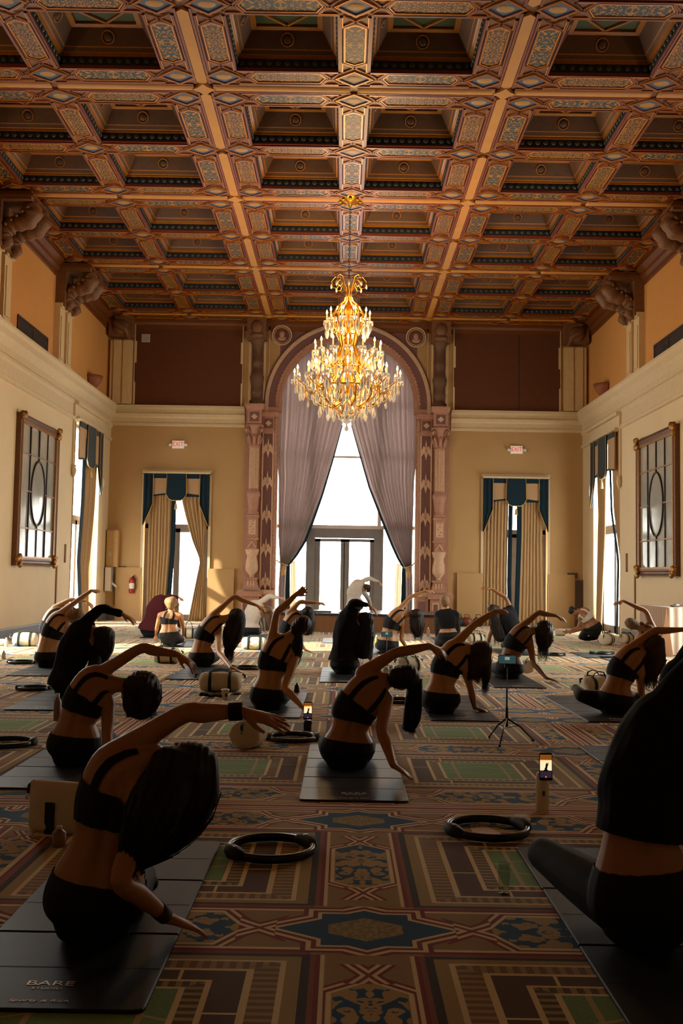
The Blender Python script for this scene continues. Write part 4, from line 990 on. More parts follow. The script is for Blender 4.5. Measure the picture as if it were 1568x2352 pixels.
q = mb(plain('white_paper', '#ded6ca', .8)); q.box(0, .25, 0, .2, 0, .02); o = q.build('paper_stack', None, (-.10, SY0+.35, SZ)); tag(o, 'white sheets lying on the stage beside the black bar', 'paper')
# ---------------------------------------------------------------- people: one continuous skin per body, clothes cut from it
def m_skin(name, c):
    a = MAT(name, .48, 0, .4); n = a.noise(a.pos(), 9, 4); cc = lin(c)
    a.color(a.mix(n, tuple(v*.88 for v in cc), tuple(v*1.08 for v in cc))); a.bump(a.noise(a.pos(), 220, 2), .08, .002); return a.m
SKIN = {'fair': m_skin('fair_skin', '#cf9e72'), 'tan': m_skin('tan_skin', '#bb875a'), 'warm': m_skin('warm_skin', '#ab7449'), 'brown': m_skin('brown_skin', '#8c5d3a'), 'deep': m_skin('deep_brown_skin', '#6a452c')}
def m_fabric(name, c, rough=.75):
    a = MAT(name, rough, 0, .3); cc = lin(c); n = a.noise(a.pos(), 30, 3); a.color(a.mix(n, tuple(v*.8 for v in cc), tuple(v*1.15 for v in cc))); a.bump(a.noise(a.pos(), 14, 3, .5), .25, .01)
    return a.m
CL = {'black': m_fabric('black_stretch_fabric', '#0f1013'), 'blackc': m_fabric('black_cotton', '#0f1012', .9), 'maroon': m_fabric('maroon_cloth', '#4a1218', .85), 'white': m_fabric('white_cotton', '#c9beb0', .9)}
def m_hair(name, c, c2):
    a = MAT(name, .5, 0, .3); X, Y, Z = a.xyz(a.pos()); n = a.noise(a.vec(X*60, Y*60, Z*5), 3, 3, .6)
    a.color(a.mix(n, c, c2)); a.bump(n, .5, .01); return a.m
HAIR = {'black': m_hair('black_hair', '#0d0b0a', '#1a1512'), 'dark': m_hair('dark_brown_hair', '#140d09', '#2e1e14'), 'brown': m_hair('brown_hair', '#24160d', '#4d3420'), 'blonde': m_hair('blonde_hair', '#5d4226', '#a07c4c'), 'light': m_hair('light_brown_hair', '#3a2717', '#7c5c3a')}
VY = Vector((0, 1, 0))
def loft(b, rows, side=None, n=14, sub=5):  # rows: (x,y,z, ra, rb) ra along side, rb along depth
    Q = crom(rows, sub) if sub > 1 else np.asarray(rows, float); R = []; prev = None
    pts = [Vector(q[:3]) for q in Q]; K = len(pts)
    for k in range(K):
        t = (pts[min(k+1, K-1)]-pts[max(k-1, 0)])
        t = t.normalized() if t.length > 1e-7 else Vector((0, 0, 1))
        sd = Vector(side) if side is not None else t.cross(VY)
        sd = sd-t*sd.dot(t)
        if sd.length < .15: sd = prev if prev is not None else t.orthogonal()
        sd = (sd-t*sd.dot(t)).normalized()
        if prev is not None and sd.dot(prev) < 0: sd = -sd
        prev = sd; u = sd.cross(t).normalized(); ra, rb = max(Q[k][3], .003), max(Q[k][4], .003)
        R.append([pts[k]+sd*(ra*math.cos(2*math.pi*i/n))+u*(rb*math.sin(2*math.pi*i/n)) for i in range(n)])
    # rounded ends
    def cap(k, s):
        t = (pts[1]-pts[0]) if k == 0 else (pts[-1]-pts[-2]); t.normalize(); t = t*s; c = pts[k]; rad = min(Q[k][3], Q[k][4])
        return [[c+(p-c)*math.cos(a)+t*rad*math.sin(a) for p in R[k]] for a in (.5, 1.0, 1.35)]
    R = list(reversed(cap(0, -1)))+R+cap(-1, 1)
    b.rings(R)
    return Q
def cyl(b, a, c, ra, rc, n=10): loft(b, [(*a, ra, ra), (*c, rc, rc)], n=n, sub=2)
def remesh(b, voxel, smooth=4, fac=.5):
    me = b.mesh('tmp'); o = bpy.data.objects.new('tmp', me); COL.objects.link(o)
    m = o.modifiers.new('r', 'REMESH'); m.mode = 'VOXEL'; m.voxel_size = voxel; m.use_smooth_shade = True
    if smooth: s = o.modifiers.new('s', 'SMOOTH'); s.factor = fac; s.iterations = smooth
    dg = bpy.context.evaluated_depsgraph_get(); dg.update()
    out = bpy.data.meshes.new_from_object(o.evaluated_get(dg)); bpy.data.objects.remove(o); bpy.data.meshes.remove(me)
    return out
def mesh_np(me):
    V = np.empty(len(me.vertices)*3, np.float32); me.vertices.foreach_get('co', V); N = np.empty_like(V); me.vertices.foreach_get('normal', N)
    me.calc_loop_triangles(); T = np.empty(len(me.loop_triangles)*3, np.int32); me.loop_triangles.foreach_get('vertices', T)
    return V.reshape(-1, 3).astype(float), N.reshape(-1, 3).astype(float), T.reshape(-1, 3)
def np_mesh(name, V, F, mat, smooth=True):
    me = bpy.data.meshes.new(name); me.vertices.add(len(V)); me.vertices.foreach_set('co', np.asarray(V, np.float32).ravel())
    F = np.asarray(F, np.int32); me.loops.add(F.size); me.loops.foreach_set('vertex_index', F.ravel()); me.polygons.add(len(F))
    me.polygons.foreach_set('loop_start', np.arange(0, F.size, 3, dtype=np.int32)); me.polygons.foreach_set('loop_total', np.full(len(F), 3, np.int32))
    me.polygons.foreach_set('use_smooth', np.full(len(F), smooth)); me.materials.append(mat); me.update(); me.validate(); return me
def clip(V, T, g):                       # part of the mesh where g > 0, cut cleanly along g = 0
    s = g > 0; cnt = s[T].sum(1); full = T[cnt == 3]; V = list(V); nf = []; cache = {}; V0 = np.asarray(V)
    src = list(range(len(V)))
    def cut(i, j):
        k = (i, j) if i < j else (j, i)
        if k not in cache:
            t = g[i]/(g[i]-g[j]); cache[k] = len(V); V.append(V0[i]+(V0[j]-V0[i])*t)
        return cache[k]
    for tri in T[(cnt == 1) | (cnt == 2)]:
        tri = list(map(int, tri)); ins = [s[i] for i in tri]
        if sum(ins) == 1:
            k = ins.index(True); a, b_, c = tri[k], tri[(k+1) % 3], tri[(k+2) % 3]; nf.append((a, cut(a, b_), cut(a, c)))
        else:
            k = ins.index(False); a, b_, c = tri[k], tri[(k+1) % 3], tri[(k+2) % 3]; p, q = cut(a, b_), cut(a, c); nf += [(p, b_, c), (p, c, q)]
    F = np.vstack([full, np.array(nf, np.int32).reshape(-1, 3)]) if nf else full
    used = np.unique(F); mp = -np.ones(len(V), np.int64); mp[used] = np.arange(len(used))
    keys = [None]*len(V)
    return np.asarray(V)[used], mp[F], used, {v: k for k, v in cache.items()}
def nrm_of(V, F):
    n = np.cross(V[F[:, 1]]-V[F[:, 0]], V[F[:, 2]]-V[F[:, 0]]); N = np.zeros_like(V)
    for k in range(3): np.add.at(N, F[:, k], n)
    return N/np.maximum(np.linalg.norm(N, axis=1, keepdims=True), 1e-9)
def fbm(V, s, seed=0):                   # cheap smooth pseudo-noise
    r = np.random.default_rng(seed); out = 0
    for k in range(6):
        d = r.normal(size=3); d /= np.linalg.norm(d); out = out+np.sin(V@d*s*(1+.35*k)+r.uniform(0, 6))/(1+.4*k)
    return out/3
def hand(b, W, dirv, nrm, spread=.16, curl=.25, L=.17, r=.0085, left=True, thumb=1):
    """palm and five separate fingers; W wrist, dirv along the hand, nrm = palm side"""
    d = Vector(dirv).normalized(); n = Vector(nrm); n = (n-d*n.dot(d)).normalized(); s = d.cross(n).normalized()*(1 if left else -1)
    pl = L*.50; c0 = Vector(W)
    loft(b, [(*(c0-d*.01), .026, .022), (*(c0+d*pl*.35), .034, .017), (*(c0+d*pl*.8), .041, .015), (*(c0+d*pl), .040, .012)], side=s, n=12, sub=3)
    for k, (off, ln) in enumerate(((-.030, .88), (-.010, 1.0), (.011, .95), (.030, .74))):
        a = (k-1.5)*spread; fd = (d*math.cos(a)+s*math.sin(a)).normalized(); p = c0+d*(pl*.92)+s*off; F = L*.48*ln
        pts = [p]; ang = 0
        for sg in (.42, .32, .26):
            ang += curl; v = fd*math.cos(ang)+n*math.sin(ang); pts.append(pts[-1]+v*F*sg)
        loft(b, [(*pts[0], r*1.15, r*1.1), (*pts[1], r*1.05, r), (*pts[2], r*.98, r*.95), (*pts[3], r*.75, r*.72)], n=8, sub=2)
    p = c0+d*pl*.25-s*.026*thumb; td = (d*.75-s*thumb*.65+n*.25).normalized(); q = p+td*.038; q2 = q+(td+d*.35).normalized()*.030; q3 = q2+(td*.6+d*.8).normalized()*.022
    loft(b, [(*p, .014, .013), (*q, .0115, .011), (*q2, .010, .0095), (*q3, .0075, .007)], n=8, sub=2)
def head_shape(b, C, up, face, sc=1.0):
    up = Vector(up).normalized(); f = Vector(face); f = (f-up*f.dot(up)).normalized(); s = f.cross(up).normalized()
    M = Matrix((s, f, up)).transposed(); C = Vector(C)
    def E(o, r, n=14, m=10): b.ell(C+M@Vector(o)*sc, r[0]*sc, r[1]*sc, r[2]*sc, n, m, M)
    E((0, -.008, .022), (.076, .095, .092)); E((0, .028, -.035), (.056, .060, .070)); E((0, .045, -.078), (.030, .030, .024), 10, 8)   # skull, face, chin
    E((0, .098, -.022), (.012, .018, .020), 8, 6); E((0, .088, .002), (.009, .014, .026), 8, 6)                                     # nose
    E((0, .078, -.052), (.024, .014, .0075), 8, 6); E((0, .074, -.064), (.021, .013, .007), 8, 6)                                   # lips
    for k in (-1, 1):
        E((k*.031, .070, .012), (.017, .014, .011), 8, 6); E((k*.031, .078, .030), (.022, .012, .007), 8, 6); E((k*.079, -.004, -.008), (.010, .018, .030), 8, 6); E((k*.044, .055, -.020), (.022, .022, .020), 8, 6)
    return M
PEOPLE = []
def person(label, spine, head, Ls, Rs, L, Rr, hair, top='bra', bottom='black', skin='tan', sc=1.0, hipz=.125, Y=None, knees=None, face=(0.1, 1, -.1), group=None, voxel=None, topc='black', headsc=1.0, extra=None, Lfloor=False, Rfloor=True, sleeve='none', hem=None, armsc=1.0, Lhand=None, dsp=(0, 0, 0, 0, 0), handL=(1.0, 1.0), stage=False):
    hx, hy = spine[0][:2]; Yb = Y if Y else onz(hx, hy, hipz).y; S = sc
    def pt(p, d=0): return at(p[0], p[1], Yb+(p[2] if len(p) > 2 else d))
    ppm = FPX/Yb
    vx = voxel or (.0062 if Yb < 5 else .0078 if Yb < 9 else .0105 if Yb < 14 else .0135)
    SP = [pt(p) for p in spine]          # hip, waist, chest, shoulder line, neck base
    H = pt(head); base = Vector((SP[0].x, SP[0].y, 0))
    hip, wa, ch, sh, nk = SP; axis = (wa-hip).normalized()
    low = hip-axis*.0; seat = Vector((hip.x, hip.y, max(hip.z-.045, .055)))
    b = MB()
    W = [(.150, .12), (.188, .142), (.176, .132), (.128, .098), (.138, .104), (.150, .108), (.150, .095), (.075, .065), (.052, .052)]
    up2 = hip+(wa-hip)*.42; ribs = wa+(ch-wa)*.5
    P9 = [seat, hip, up2, wa, ribs, ch, sh, nk, nk+(H-nk)*.35]
    if hipz > .2: P9[0] = hip-axis*.05
    rows = [(*p, w[0]*S, w[1]*S) for p, w in zip(P9, W)]
    Q = loft(b, rows, n=20, sub=5)
    # shoulders
    LS, RS = pt(Ls), pt(Rs)
    for q in (LS, RS): loft(b, [(*(ch+(sh-ch)*.6), .085*S, .075*S), (*(sh+(q-sh)*.5), .075*S, .065*S), (*q, .056*S, .054*S)], n=12, sub=3)
    # neck and head
    upv = (H-nk).normalized()
    cyl(b, nk, H-upv*.04, .055*S, .050*S, 12)
    M = head_shape(b, H, upv, face, headsc)
    # arms
    bones = []
    def arm(S0, pts, floor, left, hd):
        el, wr, tip = pts
        if floor:
            T = onz(tip[0], tip[1], .016+(SZ if stage else 0)); Wd = T.y+(wr[2] if len(wr) > 2 else .02); E_ = at(el[0], el[1], (S0.y+Wd)/2+(el[2] if len(el) > 2 else 0)); Wr = at(wr[0], wr[1], Wd)
        else:
            E_, Wr, T = pt(el), pt(wr), pt(tip)
        A = armsc*S
        mid = S0+(E_-S0)*.45; m2 = E_+(Wr-E_)*.35
        loft(b, [(*S0, .054*A, .052*A), (*mid, .046*A, .044*A), (*E_, .037*A, .036*A), (*m2, .038*A, .036*A), (*(E_+(Wr-E_)*.8), .028*A, .027*A), (*Wr, .024*A, .023*A)], n=12, sub=4)
        bones.append(('arm', S0, E_, .054*A, .037*A)); bones.append(('fore', E_, Wr, .038*A, .024*A))
        d = T-Wr; LL = min(max(d.length, .14), .20)
        nr = Vector((0, 0, -1)) if floor else Vector((0, .35, -1))
        if hd and 'n' in hd: nr = Vector(hd['n'])
        hand(b, Wr+d.normalized()*.01, d, nr, L=LL, left=left, curl=(hd or {}).get('curl', .06 if floor else .22), spread=(hd or {}).get('spread', .17), r=.0088 if vx < .009 else .0105)
        bones.append(('hand', Wr, Wr+d.normalized()*LL, .045, .05)); 
        if os_dbg: print(label[:40], 'Y%.1f' % Yb, 'up %.2f fore %.2f hand %.2f torso %.2f hd %.2f' % ((E_-S0).length, (Wr-E_).length, d.length, (sh-hip).length, (H-nk).length))
        return E_, Wr, T
    LA = arm(LS, L, Lfloor, True, (Lhand or {})); RA = arm(RS, Rr, Rfloor, False, {})
    # legs
    fl = SZ if stage else 0
    legs = []
    if knees is None: knees = [((-.15, .42, .11), (.08, .52, .06), (-.04, .60, .045)), ((.15, .42, .11), (-.06, .46, .06), (.06, .52, .045))]
    for k, lg in enumerate(knees):
        sgn = -1 if k == 0 else 1
        if len(lg[0]) == 2 or (len(lg[0]) == 3 and abs(lg[0][0]) > 5): K_, A_, F_ = [pt(p) for p in lg]
        else: K_, A_, F_ = [Vector((hip.x+p[0]*S, hip.y+p[1]*S, fl+p[2])) for p in lg]
        HJ = hip+Vector((sgn*.085*S, .02, -.0)); HJ.z = max(HJ.z, fl+.10)
        K_.z = max(K_.z, fl+.062); A_.z = max(A_.z, fl+.045); F_.z = max(F_.z, fl+.035)
        loft(b, [(*HJ, .098*S, .098*S), (*(HJ+(K_-HJ)*.4), .086*S, .086*S), (*K_, .058*S, .058*S)], n=14, sub=4)
        loft(b, [(*K_, .057*S, .057*S), (*(K_+(A_-K_)*.3), .056*S, .056*S), (*(K_+(A_-K_)*.8), .037*S, .037*S), (*A_, .034*S, .034*S)], n=12, sub=3)
        loft(b, [(*(A_-(F_-A_).normalized()*.04), .030, .032), (*(A_+(F_-A_)*.5), .034, .030), (*F_, .036, .018)], n=10, sub=3)
        bones += [('thigh', HJ, K_, .098*S, .058*S), ('calf', K_, A_, .058*S, .034*S), ('foot', A_+(F_-A_)*.15, F_, .032, .034)]
    for v in b.v: pass
    z0 = .006+fl
    b.v = [(x, y, z if z > z0+.012 else z0+max(0, (z-z0)*.5) if z > z0 else z0) for x, y, z in b.v]
    # buttocks flatten on the mat: handled by the clamp above
    me = remesh(b, vx, 5 if vx < .009 else 3)
    V, N, T = mesh_np(me); bpy.data.meshes.remove(me)
    # --- classification fields
    Qp = Q[:, :3]; K = len(Qp); best = np.full(len(V), 1e9); tt = np.zeros(len(V)); lat = np.zeros(len(V)); dep = np.zeros(len(V))
    for k in range(K-1):
        a, c = Qp[k], Qp[k+1]; d = c-a; L2 = d@d+1e-12; t = np.clip(((V-a)@d)/L2, 0, 1); pr = a+t[:, None]*d; off = V-pr
        tn = d/math.sqrt(L2); sd = np.cross(tn, (0, 1, 0)); sd /= max(np.linalg.norm(sd), 1e-6); u = np.cross(sd, tn)
        ra = Q[k][3]+(Q[k+1][3]-Q[k][3])*t; rb = Q[k][4]+(Q[k+1][4]-Q[k][4])*t
        ls, du = off@sd/ra, off@u/rb; e = np.sqrt(ls**2+du**2+((off@tn)/.05)**2); m = e < best
        best[m] = e[m]; tt[m] = (k+t[m])/(K-1)*8; lat[m] = ls[m]; dep[m] = du[m]
    e_ = np.vstack([T[:, (0, 1)], T[:, (1, 2)], T[:, (2, 0)]]); dg_ = np.zeros(len(V)); np.add.at(dg_, e_[:, 0], 1); np.add.at(dg_, e_[:, 1], 1)
    def sm(x, it):
        for _ in range(it):
            a_ = np.zeros(len(V)); np.add.at(a_, e_[:, 0], x[e_[:, 1]]); np.add.at(a_, e_[:, 1], x[e_[:, 0]]); x = a_/np.maximum(dg_, 1)
        return x
    tt = sm(tt, 18 if vx < .009 else 8); lat = sm(lat, 3)
    # spine furrow, long back muscles and shoulder blades
    bk = np.clip(-N[:, 1], 0, 1)*(best < 1.35); sp_ = np.clip((tt-1.2)/1.0, 0, 1)*np.clip((6.6-tt)/.8, 0, 1)
    V = V+N*((bk*sp_*(-.010*np.exp(-(lat/.13)**2)+.005*np.exp(-((np.abs(lat)-.32)/.16)**2))+bk*.007*np.exp(-((np.abs(lat)-.5)/.2)**2-((tt-5.7)/.5)**2))*S)[:, None]
    kind = np.zeros(len(V), int); bb = best.copy(); boneT = np.zeros(len(V))
    NM = {'arm': 1, 'fore': 2, 'hand': 3, 'thigh': 4, 'calf': 5, 'foot': 6}; dist = {}
    for nm, a, c, r0, r1 in bones:
        a, c = np.array(a), np.array(c); d = c-a; t = np.clip(((V-a)@d)/(d@d+1e-12), 0, 1); e = np.linalg.norm(V-(a+t[:, None]*d), axis=1)/(r0+(r1-r0)*t)
        dist[nm] = np.minimum(dist.get(nm, np.full(len(V), 1e9)), e); m = e < bb; bb[m] = e[m]; kind[m] = NM[nm]; boneT[m] = t[m]
    headd = np.linalg.norm(V-np.array(H), axis=1)
    tor = np.where(np.isin(kind, (0,)), 0.0, 1.0)
    legd = np.minimum(np.minimum(dist['thigh'], dist['calf']), 9)
    root = thing('person', label, 'person', base, group=group)
    off = np.array(base)
    dist = {k_: sm(v_, 3) for k_, v_ in dist.items()}; legd = sm(legd, 6); bestS = best = sm(best, 3)
    body = bpy.data.objects.new('body', np_mesh('body', V-off, T, SKIN[skin])); COL.objects.link(body); body.parent = root
    def garment(name, g, mat, push, folds=0, seed=1):
        GV, GF, _, _ = clip(V, T, g)
        if len(GF) < 10: return None
        n = nrm_of(GV, GF); p = push+(folds*np.maximum(fbm(GV, 38, seed), -.6) if folds else 0)
        GV = GV+n*(p[:, None] if hasattr(p, 'shape') else p); GV[:, 2] = np.maximum(GV[:, 2], .008+fl)
        o = bpy.data.objects.new(name, np_mesh(name, GV-off, GF, mat)); COL.objects.link(o); o.parent = root; return o
    # leggings: everything below the waistband along the spine, and the legs to the ankles
    wl = 2.05 if hem is None else hem[0]
    gl = np.where(np.minimum(best, 9) < np.minimum(legd, 9), (wl-tt)*.12, np.where(dist['foot'] < np.minimum(legd, best)*.95, -.1, .12))
    gl = np.where((best > legd) & (tt > wl+.9) & (V[:, 2] > hip.z+.25), -.1, gl)
    gl = np.where(np.minimum(dist['hand'], np.minimum(dist['fore'], dist['arm'])) < np.minimum(legd, best), -.1, gl)
    garment('leggings', gl, CL[bottom], .006)
    armd = np.minimum(dist['arm'], dist['fore'])
    if top == 'bra':
        s1, s2 = (3.95, 5.30) if hem is None else hem[1:3]
        strap = .11-np.abs(np.abs(lat)-.50); gtop = np.maximum((s2-.55*(1-np.clip(np.abs(lat)*1.1, 0, 1))*0-tt)*.10, np.minimum(strap*.16, (6.75-tt)*.1))
        g = np.minimum((tt-s1-.0)*.10, gtop); g = np.where(armd < best*.93, np.minimum(g, (armd-best*.93)*.05), g); g = np.where(headd < .12, -.1, g)
        garment('crop_top', g, CL[topc], .0055)
    elif top in ('shirt', 'crop'):
        s1 = (hem[1] if hem else (1.2 if top == 'shirt' else 3.0))
        q = MB(); infl = 1.16 if top == 'shirt' else 1.10
        r2 = [(*p, w[0]*S*infl+.012, w[1]*S*infl+.012) for p, w in zip(P9, W)][:8]
        loft(q, r2[1:], n=22, sub=5)
        for qS in (LS, RS): loft(q, [(*(ch+(sh-ch)*.6), .10*S, .09*S), (*(sh+(qS-sh)*.5), .088*S, .078*S), (*qS, .070*S, .068*S)], n=12, sub=3)
        ends = {'long': 1.0, 'short': .0, 'none': -1}[sleeve]
        for S0, (E_, Wr, _) in ((LS, LA), (RS, RA)):
            if ends == 1: loft(q, [(*S0, .070*S, .070*S), (*(S0+(E_-S0)*.5), .064, .062), (*E_, .054, .054), (*(E_+(Wr-E_)*.5), .048, .048), (*(E_+(Wr-E_)*.86), .040, .040)], n=12, sub=4)
            else: loft(q, [(*S0, .070*S, .070*S), (*(S0+(E_-S0)*.45), .062, .062)], n=12, sub=3)
        q.v = [(x, y, max(z, .015+fl)) for x, y, z in q.v]
        m2 = remesh(q, vx*1.1, 3); V2, N2, T2 = mesh_np(m2); bpy.data.meshes.remove(m2)
        V2 = V2+N2*((.010 if top == 'shirt' else .006)*fbm(V2, 26, 5))[:, None]
        # cut open the hem and the neck
        bst = np.full(len(V2), 1e9); t2 = np.zeros(len(V2))
        for k in range(K-1):
            a, c = Qp[k], Qp[k+1]; d = c-a; t = np.clip(((V2-a)@d)/(d@d+1e-12), 0, 1); e = np.linalg.norm(V2-(a+t[:, None]*d), axis=1); m = e < bst; bst[m] = e[m]; t2[m] = (k+t[m])/(K-1)*8
        ad = np.full(len(V2), 1e9)
        for S0, (E_, Wr, _) in ((LS, LA), (RS, RA)):
            for a, c in ((S0, E_), (E_, Wr)):
                a, c = np.array(a), np.array(c); d = c-a; t = np.clip(((V2-a)@d)/(d@d+1e-12), 0, 1); ad = np.minimum(ad, np.linalg.norm(V2-(a+t[:, None]*d), axis=1)/.06)
        g = np.where(ad < bst/.12, .1, np.minimum((t2-s1)*.1, (7.25-t2)*.1)); g = np.where(np.linalg.norm(V2-np.array(H), axis=1) < .11, -.1, g)
        GV, GF, _, _ = clip(V2, T2, g); o = bpy.data.objects.new('shirt', np_mesh('shirt', GV-off, GF, CL[topc])); COL.objects.link(o); o.parent = root
    # hair
    hc = HAIR[hair.get('c', 'dark')]; q = MB(); M3 = M; HS = headsc
    q.ell(H+M3@Vector((0, -.018, .030))*HS, .087*HS, .103*HS, .098*HS, 18, 12, M3); q.ell(H+M3@Vector((0, -.045, -.02))*HS, .078*HS, .066*HS, .080*HS, 14, 10, M3)
    # forehead line: keep the face clear by leaving the cap short in front
    paths = []
    for ms in hair.get('mass', []):
        rws = []
        for p in ms:
            dY = p[3] if len(p) > 3 else 0; c = at(p[0], p[1], Yb+dY); r = p[2]*(Yb+dY)/FPX; rws.append((c.x, c.y, max(c.z, .02), r, r*hair.get('flat', .7)))
        paths.append(loft(q, rws, side=None, n=14, sub=4))
    hm = remesh(q, max(vx*1.1, .008), 2); HV, HN, HT = mesh_np(hm); bpy.data.meshes.remove(hm)
    HV = HV+HN*(.0022*np.sin(HV[:, 0]*230+4*np.sin(HV[:, 2]*7+HV[:, 0]*11)))[:, None]*(1 if paths else .4)
    sv = MB(); rr = random.Random(len(PEOPLE)*13+5)
    for (pi, cnt, L0, L1, t0, t1) in hair.get('strands', []):
        P = paths[pi]; n = len(P)
        for _ in range(int(cnt*(2.6 if Yb < 9 else 1.9))):
            k0 = int((t0+(t1-t0)*rr.random())*(n-1)); a = rr.uniform(0, 2*math.pi); rad = .70+.42*rr.random()
            pts = []; ex = rr.uniform(L0, L1)*Yb/FPX
            for k in range(k0, n, 2):
                t = Vector(P[min(k+1, n-1)][:3])-Vector(P[max(k-1, 0)][:3]); t = t.normalized() if t.length > 0 else Vector((0, 0, -1)); sd = t.cross(VY).normalized(); u = sd.cross(t)
                pts.append(Vector(P[k][:3])+sd*P[k][3]*math.cos(a)*rad+u*P[k][4]*math.sin(a)*rad)
            last = pts[-1]; dr = Vector((rr.uniform(-.12, .12), rr.uniform(-.1, .1), -1)).normalized(); wv = rr.uniform(0, 6); wa_ = hair.get('wave', .006)
            for s_ in range(1, 6): pts.append(last+dr*ex*s_/5+Vector((wa_*math.sin(wv+s_*1.6), 0, 0)))
            pts = [Vector((p.x, p.y, max(p.z, .012+fl))) for p in pts]
            if len(pts) > 2:
                w0 = hair.get('w', .0045)*.8; sv.tube(pts, [w0*(1-.75*i/(len(pts)-1)) for i in range(len(pts))], 3, caps=False)
    me = np_mesh('hair', HV-off, HT, hc)
    if sv.v:
        SVv = np.array(sv.v)-off; SF = []
        for f in sv.f: SF.append(f[:3]); SF.append((f[0], f[2], f[3]) if len(f) == 4 else f[:3])
        me = np_mesh('hair', np.vstack([HV-off, SVv]), np.vstack([HT, np.array(SF)+len(HV)]), hc)
    o = bpy.data.objects.new('hair', me); COL.objects.link(o); o.parent = root
    info = dict(root=root, H=H, M=M, LA=LA, RA=RA, LS=LS, RS=RS, base=base, Yb=Yb, hip=hip)
    # eyes (closed lids are part of the body; small eyes for anyone looking from the front)
    q = mb(plain('eye_white', '#c9c2ba', .3), True)
    for k in (-1, 1): q.ell(H+M@Vector((k*.031, .079, .012))*HS-base, .011, .008, .008, 8, 6)
    q.mat(plain('dark_iris', '#1a0f0a', .2))
    for k in (-1, 1): q.ell(H+M@Vector((k*.031, .0845, .012))*HS-base, .0045, .004, .0045, 8, 6)
    q.build('eyes', root)
    PEOPLE.append(info); return info
import os
os_dbg = bool(os.environ.get('DBG'))
def band_on(info, which, t, rad, wid, m, name, seg=None):
    E_, Wr, T = info['LA' if which == 'L' else 'RA']; a = E_+(Wr-E_)*t; d = (Wr-E_).normalized(); q = mb(m, True)
    q.tube([a-d*wid/2-info['base'], a-info['base'], a+d*wid/2-info['base']], [rad*.97, rad, rad*.97], 14); return q.build(name, info['root'])
NOARM = None
# foreground left
p = person('woman bending on the nearest left mat, long dark hair hiding her face',
    [(218, 2075), (242, 1940), (268, 1835), (298, 1775), (340, 1745)], (408, 1762), (262, 1735), (335, 1865, -.12),
    [(420, 1640), (550, 1634), (672, 1666)], [(277, 2022, -.16), (385, 2108, -.08), (478, 2142)],
    dict(c='black', mass=[[(438, 1748, 64), (426, 1818, 76), (385, 1880, 72), (338, 1935, 52), (300, 1985, 22)], [(458, 1800, 38), (446, 1850, 32), (422, 1900, 12)], [(395, 1775, 58, -.06), (358, 1855, 66, -.14), (322, 1930, 50, -.18), (286, 1985, 20, -.20)]], strands=[(0, 170, 5, 45, .2, .9), (1, 40, 5, 40, .3, .9), (2, 90, 5, 30, .1, .9)], w=.0035), skin='warm', hipz=.135, sc=.97, armsc=1.02,
    Lhand=dict(curl=.10, spread=.15), knees=[((-.10, .45, .10), (.08, .52, .06), (-.02, .60, .045)), ((.08, .46, .10), (-.06, .46, .06), (.04, .52, .045))])
band_on(p, 'L', .93, .034, .05, plain('black_scrunchie', '#0c0c0d', .9, bump=.8, scale=60), 'hair_tie')
band_on(p, 'R', .86, .031, .055, plain('dark_brown_wristband', '#3a2216', .8), 'wristband')
P_FL = p
# foreground right
p = person('woman in loose black shirt bending out of frame on the nearest right mat',
    [(1478, 2080), (1470, 1925), (1500, 1800), (1560, 1690), (1620, 1640)], (1700, 1620), (1510, 1650), (1620, 1760),
    [(1620, 1500), (1760, 1450), (1850, 1480)], [(1660, 1950), (1720, 2080), (1780, 2120)],
    dict(c='dark', mass=[[(1715, 1640, 60), (1715, 1760, 60), (1710, 1850, 40)]], strands=[(0, 60, 5, 40, .2, .9)]), skin='warm', top='shirt', topc='blackc', sleeve='long', hem=(2.3, 3.15), sc=1.05, hipz=.15,
    knees=[((1248, 1962, .45), (1500, 2060, .30), (1590, 2080, .25)), ((1660, 2060, .3), (1640, 2120, .1), (1680, 2140, .1))])
P_FR = p
# behind her, mostly hidden
p = person('person in black mostly hidden behind the foreground right woman',
    [(1545, 1735), (1560, 1660), (1570, 1600), (1580, 1560), (1600, 1535)], (1640, 1510), (1545, 1568), (1620, 1600),
    [(1600, 1470), (1680, 1430), (1740, 1440)], [(1640, 1690), (1660, 1760), (1700, 1775)],
    dict(c='dark', mass=[[(1650, 1515, 30), (1650, 1580, 26)]], strands=[(0, 30, 5, 20, .2, .9)]), skin='warm', top='shirt', topc='blackc', sleeve='long', hem=(2.3, 2.6),
    knees=[((1418, 1722, .15), (1500, 1765, -.1), (1460, 1775, -.1)), ((1650, 1730, .3), (1560, 1780, .1), (1530, 1785, .1))])
# middle with ponytail
p = person('woman with long straight black ponytail bending on the centre mat with printed lettering',
    [(797, 1724), (803, 1672), (815, 1628), (852, 1585), (878, 1566)], (921, 1556), (833, 1546), (886, 1606),
    [(908, 1500), (985, 1484), (1036, 1508)], [(876, 1678), (902, 1757), (951, 1789)],
    dict(c='black', mass=[[(940, 1548, 16), (953, 1562, 15), (950, 1610, 18), (946, 1650, 18), (938, 1672, 13)]], strands=[(0, 110, 2, 12, .2, .9)], w=.004), skin='warm', sc=1.0)
q = mb(plain('black_elastic', '#0a0a0a', .7), True); q.tube([at(944+8*math.cos(a), 1550+12*math.sin(a), p['Yb'])-p['base'] for a in (0, 1, 2, 3, 4, 5)], .012, 6, True); q.build('hair_band', p['root'])
band_on(p, 'L', .97, .027, .010, plain('thin_gold_bracelet', '#a5813f', .3, .8), 'bracelet')
